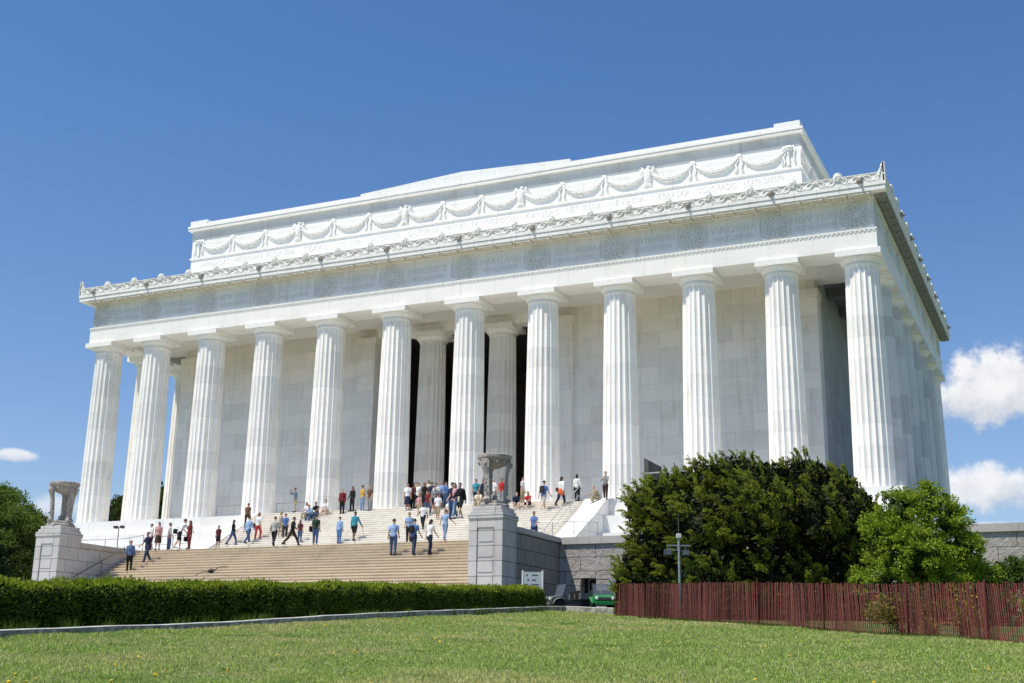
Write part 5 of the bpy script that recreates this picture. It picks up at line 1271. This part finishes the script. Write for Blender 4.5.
# (px, foot_y, head_y, pose, heading, top, sleeve, topcolour, bottom, colour, hair style, hair colour, shoe, skin, label)
PEOPLE = [
 (127,571,542,'relax',150,'jacket','denim','trousers','black','short','dark','d',1,'man in blue denim jacket and black trousers standing by the left cheek wall'),
 (144.5,563.5,534,'walk',180,'short','navy','trousers','djean','short','black','d',1,'person in navy shirt and jeans coming down the tan stairs near the left wall'),
 (155.5,551,526,'stand',170,'short','pink','skirt','dbrown','bob','dark','d',2,'woman in pink top and dark skirt at the left end of the landing'),
 (149.5,550,528,'relax',200,'short','white','trousers','dred','short','brown','d',2,'person in white top behind the woman in pink at the left end'),
 (168,549,523,'relax',60,'short','white','trousers','jean','short','black','w',1,'person in white top and jeans with dark hair left of the man in black shorts'),
 (176.5,551,521,'bend',20,'short','white','shorts','black','short','dark','w',2,'man in white shirt and black shorts leaning forward at the landing edge'),
 (187,549,526,'stand',190,'jacket','dred','trousers','dred','long','dark','d',1,'long-haired woman all in dark red on the landing near the left'),
 (216,548,526,'stand',185,'short','maroon','shorts','black','short','dark','w',1,'child in maroon shirt and dark shorts standing alone on the landing'),
 (230.5,547,523,'walk',80,'long','black','trousers','jean','long','black','d',1,'woman in loose black top and jeans walking right on the landing'),
 (246,546,518,'walk2',10,'long','lblue','trousers','jean','short','brown','d',2,'man in light blue shirt and jeans walking up from the landing'),
 (245.5,529,506,'climb',0,'short','brown','trousers','dbrown','short','dark','d',1,'person in brown top on the marble stairs behind the light blue shirt'),
 (256,541,514,'climb2',5,'short','white','trousers','rtrous','bob','red','w',2,'woman in white top and bright red trousers climbing the marble stairs'),
 (272,547,518,'walk',350,'jacket','lgrey','trousers','black','short','dark','d',2,'man in pale grey jacket and black trousers walking up at the landing edge'),
 (278,539,520,'climb',40,'long','beige','trousers','beige','bob','blond','w',2,'fair-haired woman in beige just behind the pale grey jacket'),
 (290,546,518,'stride',75,'long','black','trousers','dbrown','short','black','d',1,'man in black shirt and brown trousers striding right along the landing'),
 (298,545,522.5,'stand',355,'short','maroon','trousers','jean','long','brown','w',2,'girl in dark maroon top and jeans beside the striding man'),
 (313.5,545,515.5,'stand',355,'short','green','trousers','jean','short','dark','w',1,'man in dark green shirt and jeans with a black shoulder bag'),
 (337.5,544,518,'stand',5,'long','lblue','trousers','blue','short','brown','d',2,'woman in pale blue top and blue trousers standing at the landing edge'),
 (352.5,543,514,'cane',355,'jacket','teal','shorts','black','short','dark','d',3,'person in teal jacket and dark shorts walking with a cane'),
 (293.5,514,496,'camera',215,'long','slate','trousers','khaki','short','dark','d',1,'person in slate top bending with raised hands at the left of the seated group'),
 (301,520,503.5,'sit',200,'short','white','trousers','khaki','bob','red','w',2,'red-haired person in white sitting on the top stairs'),
 (311,520,503.5,'sit',185,'short','black','trousers','jean','short','black','d',1,'person in black top and jeans sitting on the top stairs'),
 (322.5,517,500,'sit',170,'short','white','shorts','khaki','short','dark','w',2,'person in white top and khaki shorts sitting at the right of the seated group'),
 (306,523,508,'sitlean',190,'long','lblue','trousers','jean','short','brown','w',2,'person in pale blue leaning forward among the seated group on the stairs'),
 (340.5,515,490,'stand',170,'jacket','dred','trousers','black','short','blond','d',2,'fair-haired person in dark red jacket left of the sixth column'),
 (350.5,513,489.5,'relax',190,'long','black','trousers','black','bob','black','d',1,'dark-haired person all in black left of the sixth column'),
 (360.5,512,486,'relax',25,'short','yellow','trousers','ljean','short','dark','w',1,'man in yellow shirt and pale jeans left of the sixth column'),
 (368,511,491,'stand',200,'short','brown','trousers','grey','short','blond','d',2,'person in brown top at the very edge of the sixth column'),
 (406,512,484,'stand',180,'short','white','skirt','navy','bob','dark','w',1,'woman in white top and navy skirt right of the sixth column'),
 (411.5,510,490,'stand',20,'short','maroon','trousers','black','short','black','d',3,'person in maroon behind the woman in the navy skirt'),
 (416.5,509.5,484,'hips',190,'short','white','trousers','dark','short','brown','d',2,'person in white top and dark trousers at the left of the entrance crowd'),
 (422.5,510,488,'relax',170,'short','black','trousers','black','bob','black','d',1,'person in black in the middle of the entrance crowd'),
 (421.5,530,504,'walk',180,'short','white','trousers','black','short','dark','d',3,'person in white shirt and black trousers coming down in front of the crowd'),
 (417.5,515,496.5,'stand',180,'short','pink','shorts','khaki','bob','blond','w',2,'child in pink top and khaki shorts in front of the entrance crowd'),
 (430,510,484,'stand',340,'long','navy','trousers','black','short','black','d',1,'person in navy top in the entrance crowd'),
 (434.5,511,484,'stand',350,'short','white','trousers','khaki','short','brown','w',2,'person in white top and khaki trousers in the entrance crowd'),
 (439,509,484,'relax',200,'short','lblue','trousers','navyg','short','blond','w',2,'fair-haired person in light blue at the right of the entrance crowd'),
 (444,508.5,486,'stand',0,'long','blue','trousers','jean','short','dark','d',2,'person in blue top by the left edge of the seventh column'),
 (445.5,518,501,'sit',180,'short','white','trousers','khaki','short','brown','w',2,'person in white sitting on the stairs below the seventh column'),
 (450.5,517,498,'sit',170,'short','white','trousers','lgrey','bob','blond','w',2,'fair-haired person in white sitting next to the seventh column'),
 (458,530,496,'walk',190,'jacket','black','shorts','black','short','dark','w',2,'person in open black jacket and black shorts coming down the stairs'),
 (443.5,541,518.5,'out',20,'short','lblue','trousers','ljean','short','brown','w',2,'person in light blue with arms out on the landing left of the pedestal'),
 (449.5,541,519,'stand',10,'long','navy','trousers','jean','short','brown','d',2,'person in navy top and jeans on the landing left of the pedestal'),
 (391.8,557.5,521,'climb2',355,'short','lblue','trousers','jean','short','dark','d',1,'man in light blue shirt and jeans, leftmost of three climbing the tan stairs'),
 (411.8,557.5,522,'climb',5,'short','blue','trousers','djean','short','dark','d',2,'man in blue shirt, middle one of three climbing the tan stairs'),
 (428,556.5,522,'climb2',10,'short','white','trousers','navy','long','dark','d',2,'dark-haired woman in white shirt, rightmost of three climbing the tan stairs'),
 (409.5,507,486,'relax',150,'short','lblue','trousers','dark','short','black','d',1,'person in light blue squeezed behind the woman in the navy skirt'),
 (414,507.5,485,'stand',10,'long','khaki','trousers','djean','short','grey','b',2,'grey-haired person in khaki shirt in the entrance crowd'),
 (426.5,508,485,'relax',200,'short','cream','trousers','brown','bob','brown','b',2,'woman in cream top and brown trousers in the entrance crowd'),
 (426,517,497,'climb',10,'short','dred','trousers','jean','short','dark','w',1,'person in dark red top climbing towards the entrance crowd'),
 (433,514,494,'stand',170,'short','grey','shorts','navy','cap','navyhat','w',2,'person in grey top wearing a dark cap below the entrance crowd'),
 (453,520,499,'walk2',185,'short','pink','trousers','ljean','bob','brown','w',2,'woman in pink top and pale jeans coming down right of the crowd'),
 (436.5,521,499,'climb2',0,'short','white','shorts','khaki','short','black','w',1,'person in white top and khaki shorts climbing left of the sitting pair'),
 (283,541,522,'walk',330,'short','blue','trousers','dark','short','dark','d',2,'person in blue top and dark trousers on the lowest marble steps'),
 (474.5,507,480,'stand',175,'short','teal','trousers','navy','short','dark','d',1,'person in teal top standing behind the right tripod at the left'),
 (474.5,511,490,'sit',180,'short','cream','trousers','beige','bob','dark','w',2,'person in cream sitting on the steps left of the right tripod'),
 (481.5,507,484,'relax',200,'long','navy','trousers','dark','short','black','d',1,'person in navy partly behind the front leg of the right tripod'),
 (492.5,506,485,'stand',10,'short','white','trousers','grey','short','grey','d',2,'grey-haired person in white seen between the legs of the right tripod'),
 (500.5,506,480.5,'stand',185,'short','red','trousers','grey','short','black','d',1,'person in red shirt and grey trousers seen through the right tripod'),
 (514.5,511,493,'sit',165,'jacket','navy','shorts','beige','short','brown','w',2,'person in navy jacket sitting on the steps right of the right tripod'),
 (523.5,512,495,'sit',195,'short','red','shorts','navy','bob','brown','w',2,'person in red top sitting on the steps below the eighth column'),
 (521.5,505,479,'stand',100,'short','white','trousers','khaki','short','brown','w',2,'person in white half hidden behind the left edge of the eighth column'),
 (542.5,513,482,'walk',10,'short','blue','shorts','lgrey','short','dark','w',2,'man in blue shirt and pale shorts walking up right of the eighth column'),
 (560,508,478,'walk2',15,'long','white','trousers','navy','bob','dark','d',1,'woman in white top with an orange wrap around her hips'),
 (576,503,478.5,'stand',5,'long','white','trousers','black','bob','black','d',1,'woman with black hair, white top and black trousers between eighth and ninth columns'),
 (591,505,489.5,'sitlean',230,'long','khaki','trousers','khaki','short','grey','b',2,'person in khaki sitting at the top of the right stair cheek'),
 (604.5,501,472.5,'cross',190,'long','grey','trousers','dbrown','short','dark','d',2,'man in grey with folded arms leaning beside the ninth column'),
 (534.5,540,516.5,'walk',185,'short','blue','trousers','djean','short','black','d',1,'man in blue shirt behind the right cheek wall with only his upper body showing'),
]
for (px, fy, hy, pose, hd_a, tk, tc, bk, bc, hs, hc, sh_, sk_, lab) in PEOPLE:
    x, y = foot(px, fy); d3_ = (np.array([x, y, 0])-CC)@FW; tall = (fy-hy)/FPX*d3_*1.02
    J = joints(pose); nat = J['head'][2]+.125
    s_ = tall/nat
    child = 'child' in lab or 'girl' in lab
    s_ = min(max(s_, .70 if child else .90), .88 if child else 1.06)
    h = R(hd_a); zf = surf(x, y); pos = np.array([x, y, zf])
    if pose.startswith('sit'): pos = pos-np.array([math.sin(h), math.cos(h), 0])*.44*s_
    if pose in ('climb', 'climb2'):
        pos[1] -= .05
    root = link('person', cached(('b', pose), lambda: body_mesh(pose)), None, pos, -h); root.scale = (s_,)*3
    root.material_slots[0].link = 'OBJECT'; root.material_slots[0].material = SKIN[sk_]
    if random.random() < .5 and not any(w in lab for w in ('bag', 'cane', 'dark red on', 'red trousers', 'landing edge')): root.scale.x = -s_
    root.rotation_euler.z += random.gauss(0, .14)
    tag(root, lab, 'person')
    share({'short': 'shirt', 'long': 'shirt', 'jacket': 'jacket'}[tk], cached(('t', pose, tk), lambda: top_mesh(pose, tk, 1.0)), cloth(C_[tc]), root)
    share(bk, cached(('l', pose, bk), lambda: low_mesh(pose, bk)), cloth(C_[bc]), root)
    share('hair', cached(('h', pose, hs), lambda: hair_mesh(pose, hs)), M_hair[hc], root)
    share('shoes', cached(('s', pose), lambda: shoe_mesh(pose)), M_shoe[sh_], root)
    if 'orange wrap' in lab:
        def wrap():
            Jq = joints(pose); mbq = MB(); up = Jq['waist']-Jq['pel']; k_ = (Jq['leg0'][1]+Jq['leg1'][1])/2
            mbq.tube([Jq['pel']+up*.8, Jq['pel']+up*.2, Jq['pel']*.72+k_*.28, Jq['pel']*.45+k_*.55], [.165,.190,.205,.200], 16, ry=[.122,.140,.150,.150]); return mbq.mesh('wrap', SKIN[0], True)
        share('wrap', wrap(), cloth(C_['orange']), root)
    M4 = Matrix.LocRotScale(Vector(pos), Matrix.Rotation(-h, 3, 'Z'), Vector((s_,)*3))
    def bag(label, off, size, col, strap=True):
        p = M4 @ Vector(off); o = thing('bag', label, 'bag', p, -h)
        w, dd, hh = size; bevel(MB().box(-w/2, w/2, -dd/2, dd/2, -hh/2, hh/2).obj('pouch', cloth(col), o), .03, 3)
        if strap:
            sh0 = (M4 @ Vector(tuple(J['arm0'][0]+np.array([.05,0,.085]))))-p; sh0.rotate(Matrix.Rotation(h, 3, 'Z'))
            MB().tube([(0,dd*.3,hh/2), (sh0.x*.9, sh0.y+.12, sh0.z*.6), tuple(sh0), (sh0.x*.9, sh0.y-.12, sh0.z*.6), (0,-dd*.3,hh/2)], .010, 5).obj('strap', cloth(col), o)
    if 'black shoulder bag' in lab: bag('black shoulder bag at the left hip of the man in dark green', (-.30, 0, .92), (.12, .32, .30), C_['black'])
    if 'all in dark red' in lab: bag('black handbag carried by the long-haired woman in dark red', (.27, .02, .62), (.12, .30, .26), C_['black'], False)
    if 'leaning forward at the landing edge' in lab: bag('black bag slung low at the side of the man in white shirt and black shorts', (-.32, -.05, .98), (.12, .30, .26), C_['black'])
    if 'red trousers' in lab: bag('dark shoulder bag at the left hip of the woman in red trousers', (-.29, 0, .90), (.11, .26, .26), C_['dark'])
    if 'middle one of three' in lab: bag('small dark backpack on the back of the middle climber on the tan stairs', (0, -.17, 1.22), (.26, .13, .36), C_['black'], False)
    if 'orange wrap' in lab: bag('brown bag at the hip of the woman with the orange wrap', (-.26, -.02, .98), (.10, .24, .22), C_['brown'], False)
    if 'right of the eighth column' in lab and 'blue shirt' in lab: bag('dark backpack worn by the man in blue shirt and pale shorts', (0, -.18, 1.2), (.28, .14, .38), C_['dark'], False)
    if 'pink top and pale jeans' in lab: bag('cream shoulder bag of the woman in pink top and pale jeans', (-.28, 0, .9), (.10, .26, .24), C_['cream'], False)
    if 'cane' in lab:
        wv = M4 @ Vector(tuple(J['arm1'][2]+J['arm1'][3]*.07)); o = thing('cane', 'thin walking cane in the right hand of the person in teal', 'cane', (wv.x, wv.y, wv.z), -h)
        MB().tube([(0,0,0), (.16,.10,zf-wv.z+.0)], .012, 6).obj('shaft', M_dgrey, o); MB().tube([(0,-.05,0),(0,0,.015),(0,.06,.0)], .014, 6).obj('handle', M_dgrey, o)
